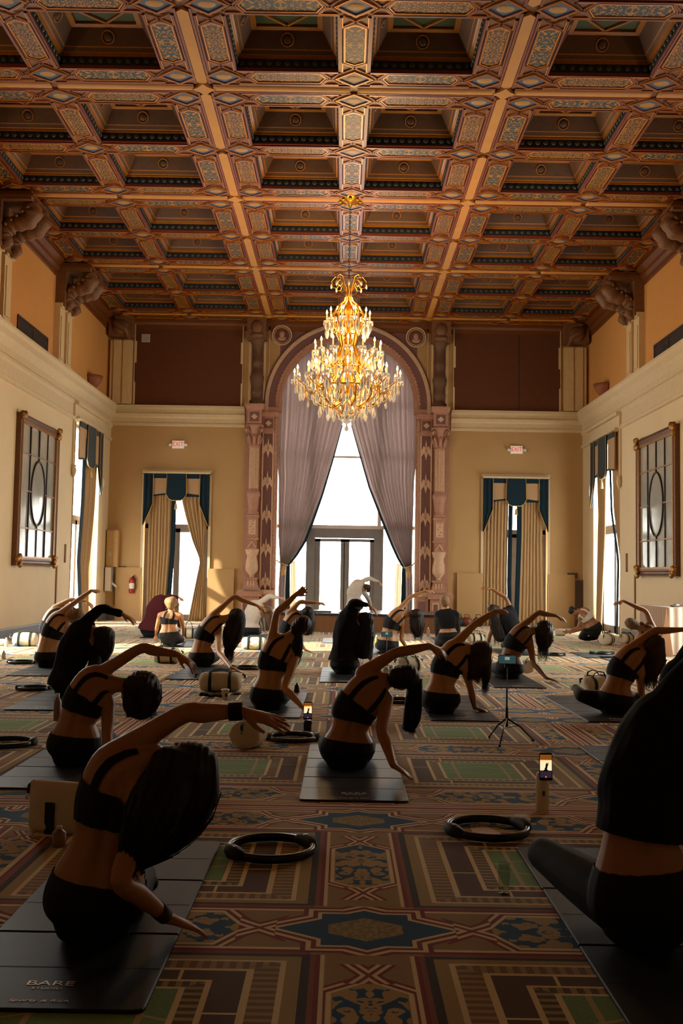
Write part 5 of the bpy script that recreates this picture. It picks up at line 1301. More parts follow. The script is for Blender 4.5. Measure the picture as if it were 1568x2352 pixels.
# second left, short dark hair
p = person('woman with chin-length dark hair and gold bracelets, bending on the second left mat',
    [(170, 1716), (178, 1655), (195, 1610), (224, 1572), (252, 1572)], (318, 1574), (212, 1556), (248, 1622),
    [(322, 1490), (404, 1502), (468, 1542)], [(246, 1690), (250, 1745), (285, 1772)],
    dict(c='dark', mass=[[(326, 1568, 40), (326, 1600, 42), (322, 1632, 30)], [(300, 1590, 18, -.04), (298, 1622, 16, -.05), (296, 1645, 6, -.05)]], strands=[(0, 90, 2, 26, .2, .9)], w=.004), skin='warm', sc=.98)
band_on(p, 'L', .94, .028, .008, _mc['thin_gold_bracelet'], 'bracelet'); band_on(p, 'L', 1.0, .028, .006, _mc['thin_gold_bracelet'], 'bracelet')
# third left, black long sleeves
p = person('woman in black long-sleeved top with dark curly hair, arm arched over toward the left doorway',
    [(158, 1572), (160, 1530), (172, 1490), (196, 1456), (210, 1450)], (238, 1456), (180, 1442), (215, 1488),
    [(232, 1398), (280, 1410), (325, 1434)], [(222, 1545), (235, 1590), (262, 1608)],
    dict(c='black', mass=[[(240, 1455, 22), (238, 1480, 26), (228, 1508, 22), (214, 1540, 12)]], strands=[(0, 90, 2, 14, .1, .9)], wave=.02, w=.006), skin='tan', top='shirt', topc='blackc', sleeve='long', hem=(2.0, 1.0))
# far left pair
p = person('woman with blonde bun at far left, arm reaching up toward the side window',
    [(111, 1513), (112, 1478), (122, 1448), (138, 1425), (150, 1422)], (174, 1413), (138, 1410), (160, 1448),
    [(176, 1381), (209, 1357), (230, 1356)], [(172, 1488), (180, 1520), (195, 1533)],
    dict(c='blonde', mass=[[(158, 1420, 8), (154, 1424, 8)]]), skin='fair')
person('woman partly hidden behind the blonde-bun woman at far left, bare arm arched over',
    [(112, 1497), (108, 1468), (112, 1440), (128, 1412), (145, 1402)], (160, 1405), (125, 1396), (148, 1425),
    [(160, 1378), (196, 1380), (218, 1396)], [(165, 1470), (172, 1495), (186, 1505)],
    dict(c='brown', mass=[[(165, 1410, 12), (166, 1425, 10)]]), skin='fair', Y=15.6, sc=.95)
# maroon
person('person in loose maroon top bending behind the seated blonde woman',
    [(345, 1447), (350, 1422), (358, 1402), (372, 1386), (382, 1384)], (400, 1388), (366, 1380), (384, 1400),
    [(388, 1371), (410, 1372), (421, 1378)], [(410, 1420), (412, 1440), (424, 1448)],
    dict(c='blonde', mass=[[(402, 1390, 9), (404, 1402, 8)]]), skin='tan', top='shirt', topc='maroon', sleeve='long', hem=(2.0, 1.0), Y=20.6, sc=1.12, headsc=.9)
# seated upright blonde
person('blonde woman kneeling upright, back turned, strappy black top, arms straight down',
    [(388, 1462), (387, 1441), (388, 1424), (391, 1412), (393, 1404)], (394, 1388), (368, 1413), (414, 1414),
    [(361, 1438), (358, 1458), (360, 1472)], [(420, 1440), (420, 1460), (424, 1474)],
    dict(c='blonde', mass=[[(386, 1384, 12), (398, 1381, 12)]]), skin='tan', Lfloor=True, Y=17.9)
# long hair, left centre
person('woman with very long loose dark hair bending left of centre, black crop top',
    [(463, 1512), (464, 1482), (472, 1457), (494, 1430), (508, 1424)], (541, 1413), (487, 1414), (500, 1452),
    [(537, 1371), (588, 1390), (614, 1402)], [(502, 1497), (530, 1533), (568, 1549)],
    dict(c='dark', mass=[[(545, 1410, 19), (538, 1445, 23), (530, 1475, 18), (526, 1495, 8)]], strands=[(0, 120, 10, 34, .1, .9)], wave=.014, w=.0055), skin='tan')
person('woman in white long-sleeved top with long brown hair, behind the long-haired woman',
    [(574, 1450), (575, 1430), (580, 1412), (590, 1396), (598, 1394)], (613, 1400), (590, 1388), (600, 1406),
    [(618, 1370), (642, 1373), (656, 1376)], [(604, 1430), (606, 1448), (618, 1458)],
    dict(c='light', mass=[[(616, 1402, 10), (617, 1425, 9), (616, 1442, 6)]], strands=[(0, 40, 2, 10, .2, .9)]), skin='tan', top='shirt', topc='white', sleeve='long', hem=(2.0, 2.1), Y=20.8, headsc=.92)
# ponytail woman with raised hand
p = person('woman with long curly ponytail and open hand raised above her head',
    [(617, 1602), (622, 1555), (628, 1518), (645, 1485), (662, 1468)], (689, 1440), (622, 1480), (677, 1508),
    [(636, 1408), (677, 1368), (703, 1350)], [(655, 1580), (692, 1622), (716, 1642)],
    dict(c='dark', mass=[[(683, 1450, 12), (680, 1475, 17), (672, 1510, 17), (660, 1540, 12)]], strands=[(0, 80, 2, 14, .2, .9)], wave=.012, w=.005), skin='tan', Lhand=dict(spread=.28, curl=.05, n=(.3, .6, -.5)))
person('woman directly behind the ponytail woman, bare arm stretched level to the right',
    [(655, 1497), (658, 1468), (664, 1442), (680, 1420), (688, 1418)], (703, 1408), (662, 1410), (690, 1432),
    [(688, 1383), (725, 1384), (750, 1387)], [(685, 1470), (700, 1492), (728, 1503)],
    dict(c='dark', mass=[[(706, 1410, 16), (706, 1430, 17), (704, 1450, 14)]], strands=[(0, 50, 2, 16, .2, .9)]), skin='tan', Y=15.6)
# centre black shirt
person('person in a loose long-sleeved black shirt bending in the centre, arm folded over the head',
    [(792, 1528), (789, 1490), (795, 1455), (808, 1422), (818, 1414)], (838, 1420), (797, 1408), (822, 1440),
    [(812, 1384), (846, 1390), (876, 1413)], [(845, 1475), (850, 1515), (862, 1535)],
    dict(c='black', mass=[[(840, 1425, 18), (838, 1460, 22), (834, 1500, 20)]], strands=[(0, 60, 2, 20, .2, .9)]), skin='tan', top='shirt', topc='blackc', sleeve='long', hem=(1.9, 2.0), sc=1.0)
# instructor on the stage
person('instructor in a cream top bending sideways on the stage in front of the bright window',
    [(815, 1392), (812, 1374), (814, 1360), (824, 1346), (832, 1344)], (842, 1348), (820, 1341), (832, 1354),
    [(848, 1329), (870, 1336), (881, 1347)], [(845, 1375), (852, 1395), (860, 1402)],
    dict(c='brown', mass=[[(845, 1350, 6), (846, 1358, 5)]]), skin='tan', top='shirt', topc='white', sleeve='long', hem=(2.0, 1.7), Y=24.3, hipz=.57, headsc=.85, stage=True)
# right of centre
person('woman with long dark hair bending right of centre, arm reaching toward the carved column',
    [(890, 1484), (893, 1455), (900, 1432), (918, 1412), (928, 1410)], (952, 1410), (915, 1402), (925, 1432),
    [(942, 1372), (976, 1357), (1000, 1358)], [(922, 1468), (935, 1490), (955, 1500)],
    dict(c='dark', mass=[[(956, 1410, 16), (957, 1438, 17), (960, 1458, 9)]], strands=[(0, 60, 2, 18, .2, .9)]), skin='tan')
person('woman sitting upright, back turned, in black long-sleeved crop top, hair tied up',
    [(1029, 1462), (1028, 1443), (1026, 1424), (1025, 1410), (1024, 1400)], (1021, 1382), (1006, 1411), (1046, 1411),
    [(1003, 1440), (1004, 1465), (1006, 1474)], [(1051, 1440), (1052, 1464), (1052, 1474)],
    dict(c='blonde', mass=[[(1022, 1371, 6), (1023, 1373, 6)], [(1023, 1388, 4), (1024, 1398, 3)]]), skin='tan', top='crop', topc='blackc', sleeve='long', hem=(2.1, 3.0), Lfloor=True, Y=18.2)
person('woman with long wavy light-brown hair bending behind and right of the centre mat',
    [(1012, 1610), (1016, 1566), (1026, 1530), (1052, 1498), (1068, 1492)], (1101, 1492), (1040, 1484), (1066, 1532),
    [(1088, 1436), (1136, 1404), (1164, 1402)], [(1080, 1580), (1090, 1626), (1122, 1634)],
    dict(c='brown', mass=[[(1104, 1488, 24), (1098, 1522, 27), (1085, 1552, 14)], [(1112, 1500, 17), (1116, 1545, 12), (1114, 1575, 5)]], strands=[(0, 80, 2, 18, .2, .9), (1, 50, 4, 24, .3, .9)], wave=.014, w=.005), skin='tan')
person('dark-haired woman in black leaning left with her arm curved up toward the right doorway',
    [(1185, 1484), (1180, 1452), (1170, 1430), (1158, 1414), (1150, 1410)], (1134, 1401), (1138, 1425), (1180, 1414),
    [(1125, 1460), (1120, 1485), (1110, 1492)], [(1160, 1372), (1128, 1352), (1092, 1346)],
    dict(c='dark', mass=[[(1134, 1400, 15), (1142, 1430, 16), (1150, 1465, 14)]], strands=[(0, 60, 2, 20, .2, .9)]), skin='brown', top='crop', topc='blackc', sleeve='none', hem=(2.3, 2.3), Lfloor=True, Rfloor=False)
person('woman with long hair bending on the mat behind the phone tripod, right of centre',
    [(1170, 1538), (1173, 1505), (1183, 1478), (1204, 1454), (1216, 1450)], (1244, 1447), (1196, 1440), (1215, 1475),
    [(1236, 1408), (1276, 1414), (1304, 1426)], [(1226, 1524), (1254, 1557), (1286, 1566)],
    dict(c='dark', mass=[[(1250, 1438, 20), (1249, 1468, 20), (1247, 1490, 9)]], strands=[(0, 90, 4, 34, .2, .9)], wave=.012, w=.005), skin='brown')
# crouching pair at the right back
person('person in white and black crouching over a bag by the right back corner grille',
    [(1362, 1444), (1354, 1428), (1346, 1416), (1336, 1408), (1330, 1405)], (1316, 1404), (1338, 1414), (1334, 1418),
    [(1328, 1440), (1308, 1450), (1290, 1450)], [(1338, 1442), (1316, 1452), (1296, 1452)],
    dict(c='black', mass=[[(1314, 1398, 8), (1312, 1402, 7)]]), skin='brown', top='bra', topc='white', face=(-1, -.2, -.6), Lfloor=False, Rfloor=False, Y=20.9, headsc=.85)
person('person with light-brown bun at the right, arm curved up and leaning left toward the window',
    [(1480, 1516), (1484, 1490), (1488, 1468), (1484, 1450), (1476, 1446)], (1452, 1434), (1470, 1458), (1500, 1444),
    [(1450, 1490), (1440, 1510), (1425, 1514)], [(1482, 1404), (1432, 1380), (1404, 1388)],
    dict(c='light', mass=[[(1472, 1434, 7), (1475, 1434, 7)]]), skin='brown', Lfloor=True, Rfloor=False)
person('woman with very long brown hair bending on the right mat, arm stretched right',
    [(1412, 1612), (1418, 1572), (1430, 1538), (1456, 1508), (1470, 1500)], (1498, 1482), (1438, 1496), (1470, 1545),
    [(1500, 1450), (1568, 1446), (1600, 1462)], [(1472, 1590), (1480, 1620), (1505, 1632)],
    dict(c='brown', mass=[[(1502, 1483, 25), (1500, 1522, 27), (1494, 1555, 11)]], strands=[(0, 120, 4, 36, .2, .9)], w=.005, wave=.01), skin='warm',
    knees=[((1335, 1598, .05), (1322, 1580, .3), (1312, 1578, .4)), ((1470, 1605, .3), (1420, 1600, .4), (1400, 1600, .4))])
# ---------------------------------------------------------------- exercise mats
def m_mat(name, c, rough): 
    a = MAT(name, rough, 0, .3); n = a.noise(a.pos(), 6, 4); cc = lin(c); a.color(a.mix(n, tuple(v*.8 for v in cc), tuple(v*1.15 for v in cc))); a.bump(a.noise(a.pos(), 350, 2), .12, .002); return a.m
M_MAT = m_mat('charcoal_folding_mat', '#181b1f', .5); M_MATE = m_mat('mat_edge', '#17191c', .7); M_MATL = m_mat('pale_mat_edging', '#9a9ca4', .6)
M_LET = plain('pale_mat_lettering', '#f0e4da', .45, .55)
def folding_mat(where, x0, y0, rot=0, W=.65, Ln=1.98, letters=True, edge=False, cat='mat', group=None):
    t = thing('exercise_mat', where, 'exercise mat', (x0, y0, 0), math.radians(rot))
    n = 3; pl = Ln/n
    def panel(ya, yb):
        q = mb(M_MAT); r = .03; h = .012; cs = []
        f = ya == 0; bk = yb >= Ln-1e-6
        for (cx_, cy_, a0, rd) in ((W, ya, -90, f), (W, yb, 0, bk), (0, yb, 90, bk), (0, ya, 180, f)):
            if rd:
                ox, oy = (cx_-r if cx_ else r), (cy_+r if cy_ == ya else cy_-r)
                cs += [(ox+r*math.cos(math.radians(a0+k*30)), oy+r*math.sin(math.radians(a0+k*30))) for k in range(4)]
            else: cs.append((cx_, cy_))
        cs2 = [((x-W/2)*.985+W/2, (y-(ya+yb)/2)*.985+(ya+yb)/2) for x, y in cs]; m_ = len(cs)
        q.add([(x, y, 0) for x, y in cs]+[(x, y, h-.004) for x, y in cs]+[(x, y, h) for x, y in cs2], [tuple(reversed(range(m_))), tuple(range(2*m_, 3*m_))]+[(k, (k+1) % m_, m_+(k+1) % m_, m_+k) for k in range(m_)]+[(m_+k, m_+(k+1) % m_, 2*m_+(k+1) % m_, 2*m_+k) for k in range(m_)])
        ym = (ya+yb)/2; q.mat(M_MATE).box(.01, W-.01, ym-.003, ym+.003, h-.001, h+.0006)
        q.build('panel', t)
    for k in range(n): panel(0 if k == 0 else k*pl+.006, (k+1)*pl-(.006 if k < n-1 else 0))
    if edge:
        mb(M_MATL).box(-.004, .012, 0, Ln, .002, .0135).build('side_edging', t)
    if letters:
        text('BARE', .050, M_LET, (W/2, .185, .0125), (0, 0, 0), t, 'lettering', sx=1.35); text('STUDIO', .020, M_LET, (W/2, .145, .0125), (0, 0, 0), t, 'small_lettering', sx=1.4)
        text('Sporty & Rich', .023, M_LET, (W/2, .055, .0125), (0, 0, 0), t, 'lower_lettering', sx=1.45, shear=.2)
    return t
folding_mat('large charcoal folding mat nearest the camera at lower left with pale lettering', -1.25, 3.10, 0, W=.67, Ln=1.93)
folding_mat('charcoal folding mat under the foreground woman at the right edge', .88, 3.05, 0, Ln=1.97)
folding_mat('charcoal folding mat under the straight-ponytail woman in the centre, lettering at its front edge', -.235, 5.97, 0)
folding_mat('charcoal folding mat under the woman with chin-length hair at left', -2.17, 6.15, 1)
folding_mat('charcoal folding mat under the woman in black long sleeves at left', -3.20, 9.55, 2)
folding_mat('charcoal folding mat under the woman with the blonde bun at far left', -4.22, 12.6, 2)
folding_mat('charcoal folding mat under the very-long-haired woman left of centre', -2.19, 12.5, 0)
folding_mat('charcoal folding mat under the curly-ponytail woman left of centre', -1.02, 9.33, 0)
folding_mat('dark glossy mat under the person in the loose black shirt', -.27, 12.45, 0)
folding_mat('charcoal folding mat under the wavy-haired woman right of centre', .84, 9.33, 0)
folding_mat('charcoal folding mat under the woman behind the phone tripod', 1.86, 12.2, 0)
folding_mat('charcoal folding mat with pale side edging under the long-haired woman at right', 2.32, 9.42, 1, edge=True)
folding_mat('charcoal folding mat partly hidden behind the foreground right woman, pale edge showing', 1.90, 6.08, 0)
for lab, px_, py_, w_ in (('blue-grey mat under the person in the maroon top', 318, 1466, 1.9), ('thin dark mat under the kneeling blonde woman', 360, 1486, 1.9), ('thin blue mat under the woman with the dark upright back', 1003, 1478, 1.9), ('thin mat under the woman leaning toward the carved column', 858, 1503, 1.9),
        ('thin mat near the white-topped woman behind the centre-left bag', 560, 1468, 1.6), ('small dark mat lying empty on the bright carpet at the right', 1345, 1512, 1.2), ('thin mat under the dark-haired person leaning left', 1150, 1505, 1.5), ('thin mat under the person with the light-brown bun', 1430, 1528, 1.6), ('thin blue mat corner between the centre curtain and the black shirt person', 738, 1477, 1.4)):
    c = onz(px_, py_); folding_mat(lab, c.x, c.y, 0, letters=False, Ln=w_)

# ---------------------------------------------------------------- exercise rings
M_RUB = plain('glossy_black_rubber', '#0f1012', .28); M_PAD = plain('matte_black_pad', '#141416', .7)
def ring(lab, px_, py_, r=.185, rz=0, tilt=0):
    c = onz(px_, py_); t = thing('exercise_ring', lab, 'exercise ring', (c.x, c.y, 0), math.radians(rz))
    q = mb(M_RUB, True); R = []
    for k in range(40):
        a = 2*math.pi*k/40; cx_, sx_ = math.cos(a), math.sin(a); row = []
        for (o, z) in ((-.008, .004), (.008, .004), (.013, .012), (.013, .034), (.008, .042), (-.008, .042), (-.012, .034), (-.012, .012)): row.append(((r+o)*cx_, (r+o)*sx_, z))
        R.append(row)
    q.rings(R, True); q.build('hoop', t)
    for a0 in (0, 180):
        q = mb(M_PAD, True); R = []
        for k in range(9):
            a = math.radians(a0-26+52*k/8); g = math.sin(math.pi*(k+.3)/8.6)**.4; R.append([((r+o*g)*math.cos(a), (r+o*g)*math.sin(a), .026+z*g) for o, z in ((-.022, -.022), (.026, -.024), (.036, 0), (.026, .034), (-.022, .03), (-.028, 0))])
        q.rings(R); q.build('grip_pad', t)
        q = mb(M_LET); a = math.radians(a0+5); q.box(r*math.cos(a)-.012, r*math.cos(a)+.012, r*math.sin(a)-.004, r*math.sin(a)+.004, .058, .060); q.build('printed_mark', t)
    return t
ring('black exercise ring on the carpet between the two nearest mats', 622, 1958, .20, 32)
ring('black exercise ring with a pink slip of paper inside, right foreground', 1120, 1912, .205, 200)
ring('black exercise ring cut by the left edge of the picture', 17, 1712, .19, 10)
ring('black exercise ring beside the round cream bag left of the centre mat', 672, 1700, .19, 5)
ring('small black exercise ring on pale carpet left of the long-sleeved woman', 78, 1585, .17, 5)
ring('black exercise ring beside the far left blonde-bun woman', 52, 1524, .19, 0)
ring('black exercise ring behind the cream duffel bag with the phone', 567, 1537, .19, 0)
ring('black exercise ring right of the straight ponytail, behind the centre mat', 918, 1614, .17, 20)
ring('black exercise ring on the empty mat at the right', 1382, 1503, .19, 0)
ring('black exercise ring behind the long hair of the tripod-side woman', 1272, 1506, .17, 0)

# ---------------------------------------------------------------- bags
def m_canvas(name, c): 
    a = MAT(name, .85, 0, .2); X, Y, Z = a.xyz(a.pos()); n = a.noise(a.pos(), 7, 4); cc = lin(c); a.color(a.mix(n, tuple(v*.82 for v in cc), tuple(v*1.08 for v in cc))); a.bump(a.noise(a.pos(), 8, 3)*.8+a.noise(a.pos(), 300, 1)*.2, .5, .02); return a.m
M_CANV = m_canvas('cream_canvas', '#e0d3b8'); M_STRAP = plain('dark_green_webbing', '#13231c', .8, bump=.4, scale=80); M_CLASP = plain('silver_clasp', '#a8a6a0', .25, .9)
def duffel(lab, px_, py_, L=.46, r=.13, rz=0, straps=True, hh=.12):
    c = onz(px_, py_); t = thing('duffel_bag', lab, 'bag', (c.x, c.y, 0), math.radians(rz)); q = mb(M_CANV, True); R = []; rr = random.Random(int(px_)); n = 20
    for k in range(15):
        x = -L/2+L*k/14; e = min(1, .80+.2*math.sin(math.pi*k/14)**.5); e *= .55 if k in (0, 14) else .92 if k in (1, 13) else 1
        R.append([(x+(.012 if k in (0,) else 0), (r*e*(1+.05*math.sin(i*2.1+k)))*math.cos(2*math.pi*i/n)*1.05, max(.004, r*.86+(r*e*(1+.04*math.sin(i*3+k*.7)))*math.sin(2*math.pi*i/n)*.92)) for i in range(n)])
    q.rings(R); q.build('body', t)
    q = mb(M_STRAP); q.bar((-L*.42, 0, r*1.79), (L*.42, 0, r*1.79), .014, .008); q.build('zip', t)
    if straps:
        for x in (-L*.22, L*.22):
            q = mb(M_STRAP, True); q.tube([(x, r*1.10*math.cos(a), r*.88+r*.98*math.sin(a)) for a in [math.radians(d) for d in range(-60, 241, 20)]], .018, 6, flat=.25); q.build('webbing_band', t)
        for y in (-.05, .05):
            q = mb(M_STRAP, True); q.tube([(-L*.22, y, r*1.75), (-L*.16, y*1.3, r*1.75+hh*.7), (0, y*1.4, r*1.75+hh), (L*.16, y*1.3, r*1.75+hh*.7), (L*.22, y, r*1.75)], .011, 6, flat=.5); q.build('handle', t)
    for s in (-1, 1):
        q = mb(M_STRAP, True); q.tube([(s*L*.5, 0, r*1.55), (s*(L*.5+.03), 0, r*1.45), (s*(L*.5+.025), 0, r*1.2)], .012, 6); q.mat(M_CLASP).tube([(s*(L*.5+.03)+.015*math.cos(a), 0, r*1.15+.02*math.sin(a)) for a in (0, 1, 2, 3, 4, 5)], .004, 5, True); q.build('end_loop', t)
    return t
t = duffel('cream canvas duffel bag with dark green straps, a phone leaning on it, left of centre', 505, 1588, .50, .125, 3, hh=.03)
t = duffel('round-ended cream canvas bag seen end-on beside the black ring', 570, 1716, .30, .125, 78, straps=False)
duffel('cream canvas duffel bag with green stripes against the far left wall', 57, 1484, .44, .135, 8, hh=.03)
duffel('cream bag with green handle arc behind the kneeling blonde woman', 383, 1523, .42, .12, -6, hh=.16)
duffel('cream duffel bag with dark straps behind the very-long-haired woman', 583, 1492, .46, .125, 4, hh=.03)
duffel('small cream bag with tall dark handles right of the kneeling blonde woman', 433, 1466, .34, .11, 10, hh=.16)
duffel('cream canvas bag with green strap behind the ponytail woman\'s head', 938, 1545, .40, .12, 30, hh=.05)
duffel('cream round bag with green top at the right beside the crouching person', 1392, 1482, .34, .14, 60, hh=.06)
duffel('cream bag partly behind the light-brown bun at right', 1438, 1478, .34, .12, 40, hh=.03)
duffel('cream bag with dark strap behind the feet of the right mat woman', 1368, 1594, .40, .12, 25, hh=.06)
duffel('small cream bag behind the arm of the woman beside the tripod', 1212, 1544, .30, .11, 70, straps=False)
duffel('pale greenish bag on the bright carpet behind the wavy-haired woman', 1092, 1478, .34, .11, 15, hh=.08)
duffel('pale bag held by the crouching person at right back', 1286, 1460, .26, .09, 0, straps=False)
# tote at the left foreground
c = onz(140, 1908); t = thing('tote_bag', 'cream canvas tote bag with black strap standing behind the nearest left woman', 'bag', (c.x, c.y, 0), math.radians(-12))
q = mb(M_CANV, True); R = []
for z, w_, d_ in ((0.005, .15, .075), (.03, .165, .09), (.12, .165, .085), (.20, .165, .065), (.245, .17, .03), (.25, .165, .008)):
    ring_ = []
    for i in range(24):
        a = 2*math.pi*i/24; cx_, sy_ = math.cos(a), math.sin(a); f = (abs(cx_)**4+abs(sy_)**4)**-.25; ring_.append((w_*cx_*f*(1+.02*math.sin(i*2+z*20)), d_*sy_*f*(1+.08*math.sin(i*3+z*15)), z))
    R.append(ring_)
q.rings(R); q.build('body', t)
q = mb(M_STRAP); q.box(-.045, .005, -.094, -.084, .0, .16); q.build('black_band', t)
q = mb(M_STRAP, True); q.tube([(-.155, 0, .245), (-.175, -.02, .225), (-.17, -.04, .19)], .010, 6); q.mat(M_CLASP).tube([(-.175, -.04+.014*math.cos(a), .175+.02*math.sin(a)) for a in (0, 1, 2, 3, 4, 5)], .0035, 5, True); q.build('clip', t)

# ---------------------------------------------------------------- phones, bottles, cups, papers
M_PH = plain('phone_black', '#0b0b0c', .25); 
def emis(name, c, s): 
    m = plain(name, (0, 0, 0), .3, emit=c, es=s); m.cycles.emission_sampling = 'NONE'; return m
def phone(lab, C, h, rz=0, lean=12, land=False, parts='gold'):
    w_ = h*.485; t = thing('phone', lab, 'phone', C, math.radians(rz)); t.rotation_euler = (math.radians(-lean), math.radians(90) if land else 0, math.radians(rz)) if not land else (math.radians(-lean), 0, math.radians(rz))
    if land: w_, h = h, h*.485
    r = min(w_, h)*.12; poly = []
    for cx_, cz_, a0 in ((w_/2-r, r, -90), (w_/2-r, h-r, 0), (-w_/2+r, h-r, 90), (-w_/2+r, r, 180)): poly += [(cx_+r*math.cos(math.radians(a0+k*30)), cz_+r*math.sin(math.radians(a0+k*30))) for k in range(4)]
    mb(M_PH).prism(poly, lambda a, z, tt: (a, tt, z), -.004, .004).build('case', t)
    def scr(name, x0, x1, z0, z1, c, s, d=-.0046): mb(emis(c[1], c[0], s)).box(x0, x1, d, d+.0004, z0, z1).build(name, t)
    a, b_ = -w_/2+.004, w_/2-.004
    if land:
        scr('screen', a, b_, .004, h-.004, ('#3b5b58', 'screen_teal_%d' % len(_mc)), .5); mb(emis('screen_pale', '#b5b8a8', .5)).box(-.02, .02, -.0052, -.0048, h*.45, h*.8).build('screen_figure', t)
        return t
    scr('screen_ceiling', a, b_, h*.74, h*.93, ('#7a4310', 'screen_brown'), 1.0); scr('screen_light', a, b_, h*.70, h*.76, ('#e09a3a', 'screen_orange'), 1.1)
    scr('screen_wall', a, b_, h*.36, h*.74, ('#f2d9a8', 'screen_cream'), 1.05); scr('screen_floor', a, b_, h*.10, h*.37, ('#30283a', 'screen_violet'), .7)
    q = mb(emis('screen_dark', '#0d0a10', .3), True); q.d = 0
    z0 = h*.36
    for (x, z, rx, rz_) in ((0, z0, .20, .035), (0, z0+h*.06, .10, .06), (.04, z0+h*.13, .08, .07), (.10, z0+h*.20, .07, .05)): q.ell((x*w_, -.0052, z), rx*w_, .0004, rz_*h, 10, 6)
    q.tube([(-.02*w_, -.0052, z0+h*.18), (.05*w_, -.0052, z0+h*.27), (.22*w_, -.0052, z0+h*.25)], .03*w_, 5); q.build('screen_figure', t)
    q = mb(emis('record_dot', '#ff5a2a', 1.2), True); q.ell((0, -.0055, h*.13), .03*h, .0006, .03*h, 10, 6); q.build('record_button', t)
    return t
def lathe_obj(name, lab, cat, px_, py_, prof, m, n=20, loc=None):
    c = loc or onz(px_, py_); t = thing(name, lab, cat, (c.x, c.y, c.z if loc else 0)); return t
# cream bottle with phone, right foreground
c = onz(1245, 1864); B = lathe_obj('water_bottle', 'tall cream water bottle holding up a lit phone, right foreground', 'bottle', 1245, 1864, None, None)
mb(plain('cream_enamel', '#eadfc4', .45, var=.08), True).lathe([(0, 0), (.036, 0), (.038, .004), (.038, .17), (.036, .178), (.034, .18)], n=24).build('body', B)
mb(plain('cream_lid', '#ecdfc2', .5), True).lathe([(.034, .18), (.036, .182), (.036, .215), (.030, .222), (0, .222)], n=24).build('lid', B)
mb(plain('brown_mark', '#5a4a34', .6)).obox((0, -.0383, .11), (.008, 0, 0), (0, .0006, 0), (0, 0, .014)).build('printed_mark', B)
s_ = FPX/c.y
phone('upright lit phone leaning on the cream bottle, screen showing a bending figure', (c.x+.010, c.y-.047, .186), .155, 0, 3)
# black stand with phone beside the ring
c = onz(706, 1678); t = thing('black_tumbler', 'short black tumbler with a phone standing on it left of the centre mat', 'tumbler', (c.x, c.y, 0))
mb(M_RUB, True).lathe([(0, 0), (.033, 0), (.037, .07), (.038, .085), (.030, .09), (0, .09)], n=18).build('body', t); mb(M_PAD, True).lathe([(.0385, .055), (.0385, .07)], n=18).build('sleeve', t)
phone('lit phone standing on the short black tumbler near the ring', (c.x, c.y, .092), .155, 3, 2)
# phone on the duffel
c = onz(532, 1586); phone('lit phone leaning against the cream duffel bag', (c.x, c.y, .010), .155, -3, 10)
c = onz(517, 1608); t = thing('paper_cup', 'white paper cup on the carpet in front of the cream duffel bag', 'cup', (c.x, c.y, 0))
mb(plain('white_card', '#c9bfb4', .7), True).lathe([(0, 0), (.028, 0), (.040, .105), (.041, .105), (.039, .105)], n=18).build('cup', t); mb(plain('white_lid', '#d6cdc4', .4), True).lathe([(.042, .103), (.043, .112), (.036, .116), (0, .114)], n=18).build('lid', t); mb(plain('cup_mark', '#2b2622', .7)).obox((.012, -.0345, .055), (.010, 0, 0), (0, .001, 0), (0, 0, .015)).build('printed_mark', t)
c = onz(545, 1595); t = tag(mb(M_PAD, True).lathe([(0, 0), (.045, .002), (.05, .01), (.03, .018), (0, .02)], n=16).build('black_disc', None, (c.x, c.y, 0)), 'small black oval disc on the carpet right of the paper cup', 'disc')
for k, (px_, py_, lab) in enumerate(((470, 1602, 'crumpled black strap on the carpet left of the paper cup'), (492, 1603, 'black sandal beside the paper cup'), (1425, 1590, 'dark cloth bundle on the right mat'), (345, 1487, 'dark shoes beside the kneeling blonde woman'))):
    c = onz(px_, py_); q = mb(M_PAD, True); r_ = random.Random(k)
    for j in range(3): q.tube([(r_.uniform(-.1, .1), r_.uniform(-.04, .04), .02+.02*r_.random()) for _ in range(5)], .016, 6)
    tag(q.build('black_bundle', None, (c.x, c.y, 0)), lab, 'bundle')
M_PAPP = plain('pinkish_paper', '#e6cdc2', .8); M_PAPW = plain('off_white_paper', '#e6dccb', .8)
def paper(lab, pts, m, th=.0015):
    P = [onz(x, y, .002) for x, y in pts]; c = sum(P, Vector())/len(P); q = mb(m); q.prism([(p.x-c.x, p.y-c.y) for p in P], lambda a, b_, t: (a, b_, t), .001, .001+th); return tag(q.build('paper_slip', None, (c.x, c.y, 0)), lab, 'paper')
paper('pink slip of paper inside the right foreground ring', [(1078, 1903), (1120, 1899), (1160, 1920), (1095, 1921)], M_PAPP)
paper('small white card with rumpled edge behind the right foreground ring', [(1178, 1871), (1210, 1871), (1220, 1885), (1190, 1885)], M_PAPW, .004)
paper('pale slip of paper under the tote bag at left', [(88, 1899), (142, 1901), (133, 1922), (76, 1920)], M_PAPP)
paper('white card beside the mat behind the foreground right woman', [(1366, 1711), (1395, 1711), (1395, 1717), (1362, 1716)], M_PAPW, .004)
paper('white sheet beside the bag behind the very-long-haired woman', [(572, 1482), (590, 1486), (586, 1492), (570, 1487)], M_PAPW)
